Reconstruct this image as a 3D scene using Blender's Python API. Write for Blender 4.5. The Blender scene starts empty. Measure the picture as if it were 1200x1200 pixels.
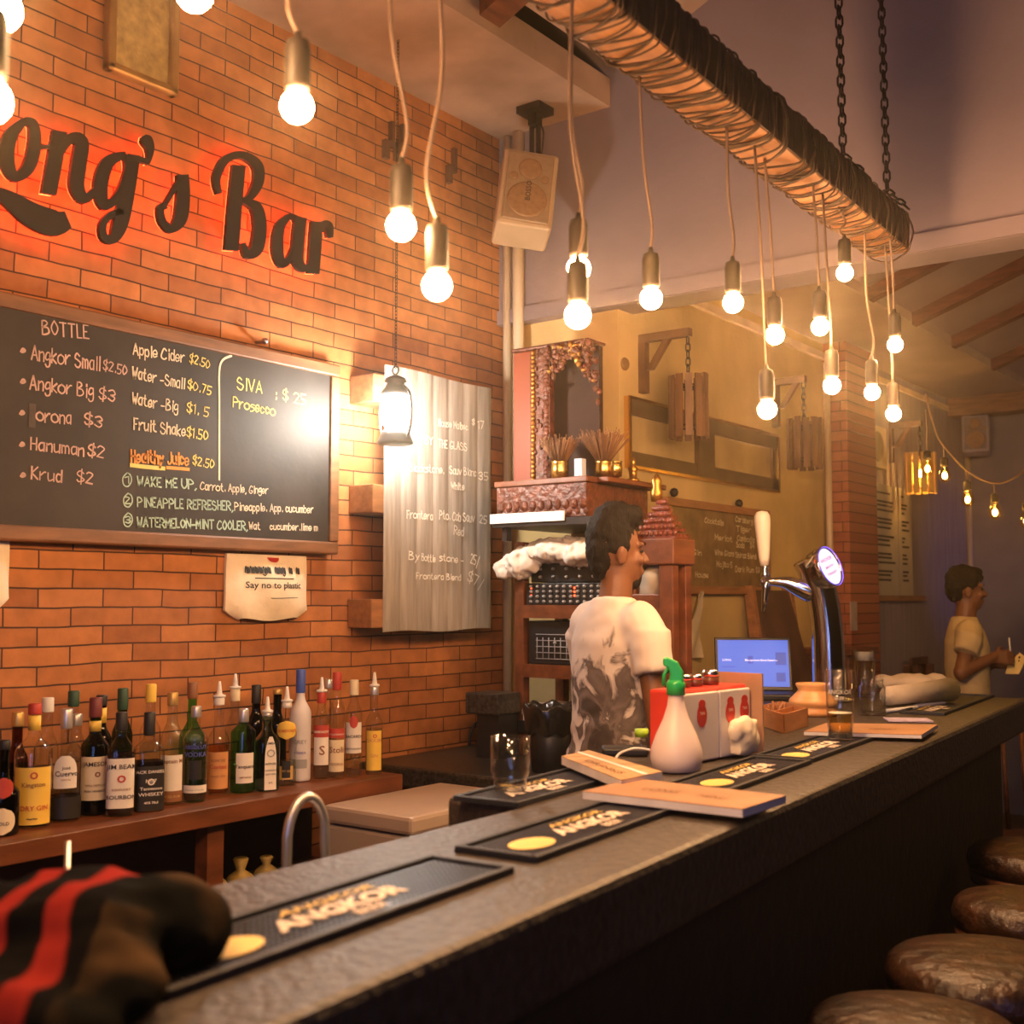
import bpy, bmesh, math, random
from math import sin, cos, pi, radians, atan, sqrt, hypot
from mathutils import Vector, Matrix, noise
random.seed(7)
SC = bpy.context.scene
COL = SC.collection

# ------------------------------------------------------------------ camera
F = 1380.0; H = 1.45; YAW = radians(36.9); PITCH = atan(102 / F)
FW = Vector((-sin(YAW) * cos(PITCH), cos(YAW) * cos(PITCH), sin(PITCH)))
RT = Vector((cos(YAW), sin(YAW), 0)); UP = RT.cross(FW)
CAM = Vector((0, 0, H))
cd = bpy.data.cameras.new('camera'); co = bpy.data.objects.new('camera', cd); COL.objects.link(co)
co.location = CAM; co.rotation_euler = (radians(90) + PITCH, 0, YAW)
cd.sensor_width = 36; cd.lens = F / 1200 * 36; cd.clip_start = .05
cd.dof.use_dof = True; cd.dof.focus_distance = 3.6; cd.dof.aperture_fstop = 4.0
SC.camera = co

# ------------------------------------------------------------------ world, big lights, exposure
wd = bpy.data.worlds.new('night'); SC.world = wd; wd.use_nodes = True
bg = wd.node_tree.nodes['Background']; bg.inputs[0].default_value = (.30, .24, .42, 1); bg.inputs[1].default_value = .03
hz = wd.node_tree.nodes.new('ShaderNodeVolumeScatter'); hz.inputs['Density'].default_value = .0065; hz.inputs['Anisotropy'].default_value = .9; hz.inputs['Color'].default_value = (1, .88, .66, 1)   # thin scatter added to put a lens-like glow round the bulbs
wd.node_tree.links.new(hz.outputs[0], wd.node_tree.nodes['World Output'].inputs['Volume'])
SC.view_settings.view_transform = 'Standard'; SC.view_settings.look = 'None'
SC.view_settings.exposure = -0.68; SC.view_settings.gamma = 1; SC.view_settings.use_curve_mapping = False
SC.cycles.max_bounces = 10; SC.cycles.diffuse_bounces = 4; SC.cycles.transparent_max_bounces = 40
SC.cycles.sample_clamp_indirect = 6; SC.cycles.caustics_reflective = False; SC.cycles.caustics_refractive = False
def lamp(name, kind, loc, energy, color, size=.3, target=None, **k):
    l = bpy.data.lights.new(name, kind); l.energy = energy; l.color = color
    o = bpy.data.objects.new(name, l); COL.objects.link(o); o.location = loc
    if kind == 'AREA': l.size = size
    elif kind in ('POINT', 'SPOT'): l.shadow_soft_size = size
    for a, b in k.items(): setattr(l, a, b)
    if target is not None:
        o.rotation_euler = (Vector(target) - Vector(loc)).to_track_quat('-Z', 'Y').to_euler()
    return o
BULB = 1000.0; BCOL = (1, .53, .23)
lamp('blue_rear_fill', 'AREA', (1.2, -3.2, 2.6), 14, (.42, .46, 1), 1.6, (-1.5, 2.5, 1.6))  # blue area light added behind the camera, its source unseen
lamp('warm_area_light', 'AREA', (2.6, 1.0, 3.6), 5, (1, .55, .40), 1.2, (-1.6, 3.8, 2.6))  # unseen warm area light aimed at the header wall
lamp('terrace_light', 'POINT', (.3, 5.3, 2.25), 26, (1, .60, .20), .12)
for k_, x_ in enumerate((.75, 1.5)):
    l_ = lamp('blue_streak_panel', 'AREA', (x_ + .6, -3.2 + k_ * .9, 1.85), 22, (.30, .42, 1), .34, (-1.6, 2.4, 1.4)); l_.data.shape = 'RECTANGLE'; l_.data.size_y = 1.3  # unseen blue panels added for streaks in glass and metal
lamp('blue_corner_spot', 'SPOT', (1.2, 8.0, 1.9), 60, (.3, .26, 1), .1, (-2.4, 8.1, 1.75), spot_size=radians(24), spot_blend=.9)  # unseen spot added to throw a blue glow on the far corner

def at(px, py, X=None, Y=None, Z=None, d=None):
    r = FW + (px - 600) / F * RT + (600 - py) / F * UP
    if X is not None: t = X / r.x
    elif Y is not None: t = Y / r.y
    elif Z is not None: t = (Z - H) / r.z
    else: t = d
    return CAM + r * t
def depth(p): return (Vector(p) - CAM).dot(FW)
def face_cam(p, extra=0):   # z-rotation that turns local -Y to the camera
    v = CAM - Vector(p); return math.atan2(v.x, -v.y) + extra

# ------------------------------------------------------------------ materials
MATS = {}
def nodes(name):
    m = bpy.data.materials.new(name); m.use_nodes = True; nt = m.node_tree
    return m, nt, nt.nodes['Principled BSDF'], nt.nodes.new, nt.links.new
def M(name, col=(.5, .5, .5), rough=.5, metal=0, var=.18, scale=9, bump=0, bscale=60, emit=0, ecol=None, stretch=None, spec=.5, coat=0, sss=0):
    if name in MATS: return MATS[name]
    m, nt, b, N, L = nodes(name)
    tc = N('ShaderNodeTexCoord'); mp = N('ShaderNodeMapping'); L(tc.outputs['Object'], mp.inputs[0])
    if stretch: mp.inputs['Scale'].default_value = stretch
    no = N('ShaderNodeTexNoise'); no.inputs['Scale'].default_value = scale; no.inputs['Detail'].default_value = 5
    L(mp.outputs[0], no.inputs['Vector'])
    cr = N('ShaderNodeValToRGB'); L(no.outputs[0], cr.inputs[0])
    cr.color_ramp.elements[0].position = .3; cr.color_ramp.elements[1].position = .7
    cr.color_ramp.elements[0].color = (*[c * (1 - var) for c in col], 1)
    cr.color_ramp.elements[1].color = (*[min(1, c * (1 + var)) for c in col], 1)
    L(cr.outputs[0], b.inputs['Base Color'])
    b.inputs['Roughness'].default_value = rough; b.inputs['Metallic'].default_value = metal
    b.inputs['Specular IOR Level'].default_value = spec; b.inputs['Coat Weight'].default_value = coat
    if bump:
        n2 = N('ShaderNodeTexNoise'); n2.inputs['Scale'].default_value = bscale; n2.inputs['Detail'].default_value = 4
        L(mp.outputs[0], n2.inputs['Vector'])
        bp = N('ShaderNodeBump'); bp.inputs['Strength'].default_value = bump; bp.inputs['Distance'].default_value = .01
        L(n2.outputs[0], bp.inputs['Height']); L(bp.outputs[0], b.inputs['Normal'])
    if emit:
        b.inputs['Emission Color'].default_value = (*(ecol or col), 1); b.inputs['Emission Strength'].default_value = emit
    MATS[name] = m; return m
def glass(name, tint=(.95, .97, .97), refl=1.0, rough=.03):   # thin glass: tinted see-through plus mirror gloss
    if name in MATS: return MATS[name]
    m, nt, b, N, L = nodes(name); nt.nodes.remove(b)
    out = [n for n in nt.nodes if n.type == 'OUTPUT_MATERIAL'][0]
    no = N('ShaderNodeTexNoise'); no.inputs['Scale'].default_value = 20
    tr = N('ShaderNodeBsdfTransparent'); tr.inputs[0].default_value = (*tint, 1)
    gl = N('ShaderNodeBsdfGlossy'); gl.inputs['Roughness'].default_value = rough
    lw = N('ShaderNodeLayerWeight'); lw.inputs[0].default_value = .5
    fr = N('ShaderNodeMath'); fr.operation = 'POWER'; fr.inputs[1].default_value = 4; L(lw.outputs['Facing'], fr.inputs[0])
    mu = N('ShaderNodeMath'); mu.operation = 'MULTIPLY_ADD'; mu.inputs[1].default_value = refl; L(fr.outputs[0], mu.inputs[0])
    mr = N('ShaderNodeMath'); mr.operation = 'MULTIPLY'; mr.inputs[1].default_value = .08; L(no.outputs[0], mr.inputs[0]); L(mr.outputs[0], mu.inputs[2])
    mx = N('ShaderNodeMixShader'); L(mu.outputs[0], mx.inputs[0]); L(tr.outputs[0], mx.inputs[1]); L(gl.outputs[0], mx.inputs[2]); L(mx.outputs[0], out.inputs[0])
    MATS[name] = m; return m
def emitter(name, col, strength):
    if name in MATS: return MATS[name]
    m, nt, b, N, L = nodes(name)
    b.inputs['Base Color'].default_value = (*col, 1); b.inputs['Emission Color'].default_value = (*col, 1); b.inputs['Emission Strength'].default_value = strength
    MATS[name] = m; return m
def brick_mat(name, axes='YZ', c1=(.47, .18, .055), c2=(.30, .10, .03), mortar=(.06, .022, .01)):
    m, nt, b, N, L = nodes(name)
    tc = N('ShaderNodeTexCoord'); sx = N('ShaderNodeSeparateXYZ'); L(tc.outputs['Object'], sx.inputs[0])
    cx = N('ShaderNodeCombineXYZ'); L(sx.outputs['XYZ'.index(axes[0])], cx.inputs[0]); L(sx.outputs['XYZ'.index(axes[1])], cx.inputs[1])
    nz = N('ShaderNodeTexNoise'); nz.inputs['Scale'].default_value = 3.2; nz.inputs['Detail'].default_value = 3; L(cx.outputs[0], nz.inputs['Vector'])
    vs = N('ShaderNodeVectorMath'); vs.operation = 'MULTIPLY_ADD'; vs.inputs[1].default_value = (.02, .02, 0); L(nz.outputs['Color'], vs.inputs[0]); L(cx.outputs[0], vs.inputs[2])
    br = N('ShaderNodeTexBrick'); L(vs.outputs[0], br.inputs['Vector'])
    for k, v in (('Scale', 1), ('Mortar Size', .0028), ('Mortar Smooth', .35), ('Bias', -.1), ('Brick Width', .2), ('Row Height', .0532)): br.inputs[k].default_value = v
    br.offset = .5; br.offset_frequency = 2
    br.inputs['Color1'].default_value = (*c1, 1); br.inputs['Color2'].default_value = (*c2, 1); br.inputs['Mortar'].default_value = (*mortar, 1)
    n2 = N('ShaderNodeTexNoise'); n2.inputs['Scale'].default_value = 16; n2.inputs['Detail'].default_value = 8; L(cx.outputs[0], n2.inputs['Vector'])
    mx = N('ShaderNodeMix'); mx.data_type = 'RGBA'; mx.blend_type = 'OVERLAY'; mx.inputs[0].default_value = .45
    L(br.outputs['Color'], mx.inputs[6]); L(n2.outputs[0], mx.inputs[7]); L(mx.outputs[2], b.inputs['Base Color'])
    b.inputs['Roughness'].default_value = .82
    ad = N('ShaderNodeMath'); ad.operation = 'MULTIPLY_ADD'; ad.inputs[1].default_value = -1.3; L(br.outputs['Fac'], ad.inputs[0]); L(n2.outputs[0], ad.inputs[2])
    bp = N('ShaderNodeBump'); bp.inputs['Strength'].default_value = .55; bp.inputs['Distance'].default_value = .006; L(ad.outputs[0], bp.inputs['Height']); L(bp.outputs[0], b.inputs['Normal'])
    MATS[name] = m; return m

# ------------------------------------------------------------------ mesh builder
class MB:
    def __init__(s): s.v = []; s.f = []; s.m = []; s.s = []
    def add(s, vs, fs, mi=0, sm=False, T=None):
        o = len(s.v)
        s.v += [tuple(T @ Vector(p)) if T is not None else tuple(p) for p in vs]
        for f in fs: s.f.append([i + o for i in f]); s.m.append(mi); s.s.append(sm)
        return s
    def box(s, x0, x1, y0, y1, z0, z1, mi=0, T=None):
        vs = [(x, y, z) for x in (x0, x1) for y in (y0, y1) for z in (z0, z1)]
        return s.add(vs, [(0, 1, 3, 2), (4, 6, 7, 5), (0, 4, 5, 1), (2, 3, 7, 6), (0, 2, 6, 4), (1, 5, 7, 3)], mi, False, T)
    def hexa(s, bot, top, mi=0):    # four bottom points, four top points
        return s.add(list(bot) + list(top), [(3, 2, 1, 0), (4, 5, 6, 7), (0, 1, 5, 4), (1, 2, 6, 5), (2, 3, 7, 6), (3, 0, 4, 7)], mi)
    def lathe(s, prof, n=24, mi=0, T=None, sm=True, sq=2, c=(0, 0)):
        vs = []; fs = []
        for r, z in prof:
            for i in range(n):
                a = 2 * pi * i / n; k = sec(a, sq)
                vs.append((c[0] + r * k * cos(a), c[1] + r * k * sin(a), z))
        for j in range(len(prof) - 1):
            for i in range(n):
                fs.append((j * n + i, j * n + (i + 1) % n, (j + 1) * n + (i + 1) % n, (j + 1) * n + i))
        if prof[0][0] > 0: fs.append(tuple(range(n))[::-1])
        if prof[-1][0] > 0: fs.append(tuple((len(prof) - 1) * n + i for i in range(n)))
        return s.add(vs, fs, mi, sm, T)
    def tube(s, pts, r, n=8, mi=0, closed=False, T=None, sm=True, flat=1):
        pts = [Vector(p) for p in pts]; k = len(pts); vs = []; fs = []
        rr = r if isinstance(r, (list, tuple)) else [r] * k
        pn = None
        for i, p in enumerate(pts):
            a = pts[(i - 1) % k] if (closed or i) else p; b = pts[(i + 1) % k] if (closed or i < k - 1) else p
            t = (b - a).normalized() if (b - a).length > 1e-9 else Vector((0, 0, 1))
            if pn is None:
                u = Vector((0, 0, 1)) if abs(t.z) < .9 else Vector((1, 0, 0)); pn = (u - t * u.dot(t)).normalized()
            else:
                pn = pn - t * pn.dot(t); pn = pn.normalized() if pn.length > 1e-6 else t.orthogonal().normalized()
            q = t.cross(pn)
            for j in range(n):
                g = 2 * pi * j / n; vs.append(p + pn * (cos(g) * rr[i]) + q * (sin(g) * rr[i] * flat))
        for i in range(k if closed else k - 1):
            i2 = (i + 1) % k
            for j in range(n): fs.append((i * n + j, i * n + (j + 1) % n, i2 * n + (j + 1) % n, i2 * n + j))
        if not closed: fs += [tuple(range(n))[::-1], tuple((k - 1) * n + j for j in range(n))]
        return s.add(vs, fs, mi, sm, T)
    def prism(s, poly, vec, mi=0, T=None):
        vec = Vector(vec); n = len(poly); a = [Vector(p) for p in poly]; b = [p + vec for p in a]
        return s.add(a + b, [tuple(range(n))[::-1], tuple(range(n, 2 * n))] + [(i, (i + 1) % n, n + (i + 1) % n, n + i) for i in range(n)], mi, False, T)
    def ell(s, c, r, n=16, mi=0, T=None, R=None):
        if not isinstance(r, (tuple, list)): r = (r, r, r)
        m = n // 2; vs = []; fs = []; c = Vector(c)
        def pt(v): v = Vector(v); v = (R @ v) if R is not None else v; return c + v
        vs.append(pt((0, 0, -r[2])))
        for j in range(1, m):
            b = -pi / 2 + pi * j / m
            for i in range(n):
                a = 2 * pi * i / n; vs.append(pt((r[0] * cos(b) * cos(a), r[1] * cos(b) * sin(a), r[2] * sin(b))))
        vs.append(pt((0, 0, r[2])))
        for i in range(n): fs.append((0, 1 + (i + 1) % n, 1 + i))
        for j in range(m - 2):
            for i in range(n): fs.append((1 + j * n + i, 1 + j * n + (i + 1) % n, 1 + (j + 1) * n + (i + 1) % n, 1 + (j + 1) * n + i))
        e = len(vs) - 1; o = 1 + (m - 2) * n
        for i in range(n): fs.append((o + i, o + (i + 1) % n, e))
        return s.add(vs, fs, mi, True, T)
    def cap(s, p, q, r0, r1, n=14):   # tapered capsule
        p = Vector(p); q = Vector(q); d = (q - p); L = d.length; t = d / L; pts = []; rr = []
        for k in range(5): a = pi / 2 * k / 4; pts.append(p - t * r0 * cos(a)); rr.append(max(.001, r0 * sin(a)))
        for k in range(1, 4): pts.append(p + d * k / 4); rr.append(r0 + (r1 - r0) * k / 4)
        for k in range(5): a = pi / 2 * k / 4; pts.append(q + t * r1 * sin(a)); rr.append(max(.001, r1 * cos(a)))
        return s.tube(pts, rr, n)
    def chain(s, pts, rad):
        for i in range(len(pts) - 1): s.cap(pts[i], pts[i + 1], rad[i], rad[i + 1])
        return s
    def grid(s, P, mi=0, sm=True, T=None):   # P[j][i] points
        n = len(P[0]); vs = [p for r in P for p in r]
        return s.add(vs, [(j * n + i, j * n + i + 1, (j + 1) * n + i + 1, (j + 1) * n + i) for j in range(len(P) - 1) for i in range(n - 1)], mi, sm, T)
    def slab(s, P, vec, mi=0, sm=True):      # grid with thickness
        vec = Vector(vec); n = len(P[0]); k = len(P); s.grid(P, mi, sm); Q = [[Vector(p) + vec for p in r] for r in P]; s.grid([r[::-1] for r in Q], mi, sm)
        ring = [P[0][i] for i in range(n)] + [P[j][-1] for j in range(1, k)] + [P[-1][i] for i in range(n - 2, -1, -1)] + [P[j][0] for j in range(k - 2, 0, -1)]
        q = len(ring); s.add(ring + [Vector(p) + vec for p in ring], [(i, q + i, q + (i + 1) % q, (i + 1) % q) for i in range(q)], mi); return s
    def text(s, t, size, f, mi=0, align='C', bold=0):   # f maps (x, y) to a point
        vs, fs, w = text_shape(t, bold); o = {'C': -w / 2, 'L': 0, 'R': -w}[align]
        return s.add([f((x + o) * size, y * size) for x, y in vs], fs, mi)
    def build(s, name, mats, parent=None, bevel=0, loc=None, rz=None, sub=0, seg=2):
        me = bpy.data.meshes.new(name); me.from_pydata(s.v, [], s.f); me.validate()
        if not isinstance(mats, (list, tuple)): mats = [mats]
        for m in mats: me.materials.append(m)
        if len(me.polygons) == len(s.f):
            me.polygons.foreach_set('material_index', s.m); me.polygons.foreach_set('use_smooth', s.s)
        bm = bmesh.new(); bm.from_mesh(me); bmesh.ops.recalc_face_normals(bm, faces=bm.faces); bm.to_mesh(me); bm.free()
        me.update(); o = bpy.data.objects.new(name, me); COL.objects.link(o)
        if parent: o.parent = parent
        if loc is not None: o.location = loc
        if rz is not None: o.rotation_euler[2] = rz
        if bevel:
            b = o.modifiers.new('b', 'BEVEL'); b.width = bevel; b.segments = seg; b.limit_method = 'ANGLE'; b.angle_limit = radians(40)
        if sub:
            b = o.modifiers.new('s', 'SUBSURF'); b.levels = sub; b.render_levels = sub
        return o
def sec(a, n):
    return 1.0 if n == 2 else (abs(cos(a)) ** n + abs(sin(a)) ** n) ** (-1.0 / n)
_TXT = {}
def text_shape(t, bold=0):
    if (t, bold) in _TXT: return _TXT[(t, bold)]
    c = bpy.data.curves.new('t', 'FONT'); c.body = t; c.size = 1; c.resolution_u = 2; c.offset = bold
    o = bpy.data.objects.new('t', c); COL.objects.link(o); bpy.context.view_layer.update()
    me = bpy.data.meshes.new_from_object(o.evaluated_get(bpy.context.evaluated_depsgraph_get()))
    vs = [(v.co.x, v.co.y) for v in me.vertices]; fs = [tuple(p.vertices) for p in me.polygons]
    bpy.data.objects.remove(o); bpy.data.curves.remove(c); bpy.data.meshes.remove(me)
    x0 = min((v[0] for v in vs), default=0); vs = [(x - x0, y) for x, y in vs]; w = max((v[0] for v in vs), default=0)
    _TXT[(t, bold)] = (vs, fs, w); return vs, fs, w
def remesh(o, voxel, smooth=6, fac=.5, keep=()):
    m = o.modifiers.new('r', 'REMESH'); m.mode = 'VOXEL'; m.voxel_size = voxel; m.use_smooth_shade = True
    if smooth: q = o.modifiers.new('q', 'SMOOTH'); q.factor = fac; q.iterations = smooth
    bpy.context.view_layer.update()
    me = bpy.data.meshes.new_from_object(o.evaluated_get(bpy.context.evaluated_depsgraph_get()))
    mats = list(o.data.materials); o.modifiers.clear(); old = o.data; o.data = me; me.name = o.name
    if len(me.materials) == 0:
        for x in mats: me.materials.append(x)
    bpy.data.meshes.remove(old); return o
def tag(o, label, cat, group=None, kind=None):
    if label: o['label'] = label
    if cat: o['category'] = cat
    if group: o['group'] = group
    if kind: o['kind'] = kind
    return o
def thing(name, label, cat, loc=(0, 0, 0), rz=0, group=None):
    o = bpy.data.objects.new(name, None); COL.objects.link(o); o.location = loc; o.rotation_euler[2] = rz; o.empty_display_size = .05
    return tag(o, label, cat, group)
def struct(o): o['kind'] = 'structure'; return o
def smooth_path(pts, n=6, closed=False):
    P = [Vector(p) for p in pts]; k = len(P); out = []
    for i in range(k if closed else k - 1):
        a, b, c, d = (P[(i - 1) % k] if (closed or i) else P[i]), P[i], P[(i + 1) % k], (P[(i + 2) % k] if (closed or i < k - 2) else P[min(i + 1, k - 1)])
        for j in range(n):
            t = j / n; out.append(.5 * ((2 * b) + (c - a) * t + (2 * a - 5 * b + 4 * c - d) * t * t + (3 * b - a - 3 * c + d) * t ** 3))
    if not closed: out.append(P[-1])
    return out
def sag(a, b, drop, n=10):
    a = Vector(a); b = Vector(b)
    return [a.lerp(b, i / n) - Vector((0, 0, drop * 4 * (i / n) * (1 - i / n))) for i in range(n + 1)]

# hand-chalked letters: strokes of x,y digits on a 4 x 8 grid, baseline y=2, x-height 6, capitals 8
GL = {'A': '02 28,28 42,14 34', 'B': '08 02,08 28 37 26 05,05 35 43 22 02', 'C': '47 28 05 03 22 43', 'D': '08 02,08 28 45 22 02', 'E': '38 08,08 02,02 32,05 25',
 'F': '38 08,08 02,05 25', 'G': '47 28 05 03 22 43 44,44 24', 'H': '08 02,38 32,05 35', 'I': '18 12', 'J': '38 33 12 03', 'K': '08 02,38 05,05 32', 'L': '08 02,02 32',
 'M': '02 08,08 24,24 48,48 42', 'N': '02 08,08 42,42 48', 'O': '28 05 22 45 28', 'P': '08 02,08 28 46 25 05', 'R': '08 02,08 28 46 25 05,15 42', 'S': '37 18 06 25 44 32 12 03',
 'T': '08 48,28 22', 'U': '08 04 22 44 48', 'V': '08 22,22 48', 'W': '08 12,12 26,26 32,32 48', 'Y': '08 25,48 25,25 22', 'X': '08 42,48 02', 'Z': '08 48,48 02,02 42',
 'a': '36 16 04 12 33,36 32', 'b': '08 02,05 26 34 22 02', 'c': '35 16 04 12 33', 'd': '38 32,35 16 04 12 33', 'e': '04 34 26 05 03 12 33', 'f': '38 27 22,05 35',
 'g': '36 16 04 13 34,36 31 10 01', 'h': '08 02,05 26 35 32', 'i': '16 12,17 18', 'j': '26 21 10 01,27 28', 'k': '08 02,36 04,04 32', 'l': '18 12', 'm': '06 02,05 16 25 22,25 36 45 42',
 'n': '06 02,05 26 35 32', 'o': '26 05 03 22 43 45 26', 'p': '06 00,05 26 34 22 03', 'q': '36 30,36 16 04 12 33', 'r': '06 02,04 26 36', 's': '36 16 05 34 33 12 02', 't': '18 13 32,06 26',
 'u': '06 03 12 33,36 32', 'v': '06 22,22 46', 'w': '06 12,12 25,25 32,32 46', 'x': '06 32,36 02', 'y': '06 23,36 00', 'z': '06 36,36 02,02 32',
 '0': '18 06 04 12 34 36 18', '1': '07 18,18 12', '2': '07 18 37 25 02,02 32', '3': '07 28 36 15,15 34 22 03', '4': '28 04,04 44,37 32', '5': '38 08,08 05,05 25 34 22 02',
 '6': '38 15 03 22 33 24 04', '7': '08 38,38 12', '8': '18 06 35 33 12 03 05 36 18', '9': '35 16 07 28 36 32', '$': '37 18 06 34 33 12 03,29 21', '.': '12 13', ',': '12 01',
 '-': '04 34', ':': '15 16,12 13', '*': '04 15 24 13 04', "'": '18 16', '/': '00 38', '_': '02 42'}
def chalk(mb, t, a, b, n, h=None, w=.006, mi=0, bold=1):
    """writes t from point a to point b on a plane with normal n; height h."""
    a = Vector(a); b = Vector(b); n = Vector(n).normalized(); du = (b - a); L = du.length; du.normalize(); dv = n.cross(du)
    if dv.z < 0: dv = -dv
    adv = 0; items = []
    for ch in t:
        if ch == ' ': adv += 2.6; continue
        g = GL.get(ch)
        if not g: continue
        st = [[(int(q[0]), int(q[1])) for q in s_.split()] for s_ in g.split(',')]
        mxx = max(p[0] for s_ in st for p in s_); items.append((adv, st)); adv += mxx + 1.3
    sx = L / max(1, adv - 1.3); sy = (h / 6) if h else sx
    for off, st in items:
        jy = random.uniform(-.25, .25)
        for s_ in st:
            P = [Vector((off + x + random.uniform(-.12, .12), y - 2 + jy + random.uniform(-.12, .12), 0)) for x, y in s_]
            if len(P) > 2: P = smooth_path(P, 4)
            P = [a + du * (p.x * sx) + dv * (p.y * sy) for p in P]; ribbon(mb, P, n, w * random.uniform(.8, 1.2) * bold, mi)
def ribbon(mb, P, n, w, mi=0):
    vs = []
    for i, p in enumerate(P):
        d = (P[min(i + 1, len(P) - 1)] - P[max(i - 1, 0)]); d = d.normalized() if d.length > 1e-9 else Vector((0, 0, 1)); q = n.cross(d).normalized() * w / 2
        e = -d * w * .4 if i == 0 else (d * w * .4 if i == len(P) - 1 else Vector((0, 0, 0)))
        vs += [p + q + e, p - q + e]
    mb.add(vs, [(2 * i, 2 * i + 1, 2 * i + 3, 2 * i + 2) for i in range(len(P) - 1)], mi)
def panel(mb, a, b, n, h, mi=0): pass
def put(mb, name, mats, parent=None, bevel=0, sub=0, seg=2):
    """like build, for vertices given in world coordinates under an unrotated parent"""
    off = Vector((0, 0, 0)); p = parent
    while p: off += Vector(p.location); p = p.parent
    mb.v = [tuple(Vector(v) - off) for v in mb.v]
    return mb.build(name, mats, parent, bevel, sub=sub, seg=seg)

# ------------------------------------------------------------------ the room
W = -2.95; YC = 3.84; YX = -2.4; PILY = 5.96; FARY = 8.5; BAR = 1.08; SH = .90
brick = brick_mat('brick')
plaster = M('lilac_plaster', (.22, .17, .18), .9, var=.12, scale=2.2, bump=.15, bscale=30)
soffm = M('stained_plaster', (.38, .26, .19), .9, var=.3, scale=3, bump=.2, bscale=24)
yellow = M('ochre_plaster', (.58, .42, .18), .85, var=.2, scale=3, bump=.15, bscale=40)
greyw = M('grey_plaster', (.30, .27, .30), .9, var=.15, scale=3, bump=.15, bscale=30)
darkwood = M('dark_wood', (.13, .045, .018), .5, var=.4, scale=5, stretch=(6, 1, 6), bump=.15, bscale=20)
redwood = M('red_wood', (.15, .046, .017), .42, var=.35, scale=5, stretch=(5, 1, 5), bump=.1, bscale=20)
midwood = M('mid_wood', (.33, .15, .06), .5, var=.3, scale=6, stretch=(6, 1, 6), bump=.12, bscale=20)
black = M('black_plastic', (.012, .012, .014), .45)
blackmat = M('black_rubber', (.014, .015, .022), .55, bump=.1)
chrome = M('chrome', (.75, .74, .74), .12, metal=1, var=.03)
steel = M('steel', (.5, .5, .52), .3, metal=1, var=.06)
brass = M('brass', (.8, .5, .14), .25, metal=1, var=.1)
gold = M('gold_leaf', (.45, .22, .05), .38, metal=.9, var=.25, scale=30)
white = M('white_plastic', (.75, .73, .7), .4, var=.05)
paper = M('paper', (.78, .72, .62), .8, var=.06)
ink = M('black_ink', (.02, .018, .016), .6)
redink = M('red_ink', (.5, .03, .025), .5)
stone = M('granite', (.035, .03, .026), .35, var=.9, scale=90)

struct(MB().box(-3.2, 3.2, -2.2, 9, -.1, 0).build('floor', M('dark_floor', (.10, .065, .04), .5, var=.3, scale=3, bump=.1)))
struct(MB().box(W - .15, W, -1.2, YC + .1, 0, 3.9).build('wall_left', brick))
# corner wall below the header, then the ochre side wall of the next room
struct(MB().box(W - .05, YX, YC + .05, YC + .2, 0, 3.9).build('wall_corner', yellow))
struct(MB().box(W, 3.2, YC, YC + .16, 2.585, 5.6).build('wall_header', plaster))
struct(MB().box(YX - .15, YX, YC + .2, FARY + .15, 0, 2.81).build('wall_side', yellow))
struct(MB().box(YX, 3.2, FARY, FARY + .15, 0, 4.2).build('wall_far', greyw))
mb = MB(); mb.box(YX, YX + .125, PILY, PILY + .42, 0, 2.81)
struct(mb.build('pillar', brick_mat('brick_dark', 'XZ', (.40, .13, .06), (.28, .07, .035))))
# grey cladding on the side wall beyond the pillar
struct(MB().box(YX, YX + .012, PILY + .43, FARY, 0, 2.80).build('wall_cladding', M('grey_lilac_wall', (.36, .30, .32), .85, var=.14, scale=5, stretch=(8, 8, .6))))
# stained soffit over the brick wall
struct(MB().box(W, YX, -1.2, YC, 3.385, 3.5).build('ceiling', soffm))
def roof_pt(x): return 3.52 + (x - YX) * .42
T = .05
struct(MB().hexa([(YX + .05, -1.2, roof_pt(YX)), (3.2, -1.2, roof_pt(3.2)), (3.2, YC, roof_pt(3.2)), (YX + .05, YC, roof_pt(YX))],
    [(YX + .05, -1.2, roof_pt(YX) + T), (3.2, -1.2, roof_pt(3.2) + T), (3.2, YC, roof_pt(3.2) + T), (YX + .05, YC, roof_pt(YX) + T)]).build('roof', M('roof_board', (.40, .27, .2), .85, var=.2, scale=4)))
def rafter(name, y, w, x0, x1, z0, z1, h, m):
    return struct(MB().hexa([(x0, y, z0 - h), (x1, y, z1 - h), (x1, y + w, z1 - h), (x0, y + w, z0 - h)], [(x0, y, z0), (x1, y, z1), (x1, y + w, z1), (x0, y + w, z0)]).build(name, m))
for y in (.9, 2.05, 2.95): rafter('roof_rafter', y, .11, YX + .05, 3.2, roof_pt(YX), roof_pt(3.2), .14, darkwood)
# next room: flat soffit strip, roof with red-brown rafters, wooden tie beam
SX = -1.86
struct(MB().box(YX - .1, SX, YC + .16, FARY, 2.81, 2.9).build('ceiling', M('pale_lilac', (.55, .45, .44), .9, var=.08, scale=3)))
lil = M('roof_lilac', (.42, .33, .42), .9, var=.1, scale=3)
z0 = 2.86; z1 = 2.86 + (3.2 - SX) * .36
struct(MB().hexa([(SX, YC + .16, z0), (3.2, YC + .16, z1), (3.2, FARY, z1), (SX, FARY, z0)], [(SX, YC + .16, z0 + T), (3.2, YC + .16, z1 + T), (3.2, FARY, z1 + T), (SX, FARY, z0 + T)]).build('roof', lil))
rw = M('rafter_redbrown', (.16, .05, .03), .6, var=.3, stretch=(1, 6, 6))
for py_, px_ in ((372, 1077), (400, 1116), (428, 1150), (340, 1040)):
    y = at(px_, py_, Z=2.83).y; rafter('roof_rafter', y, .07, SX, 3.2, z0, z1, .06, rw)
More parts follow.
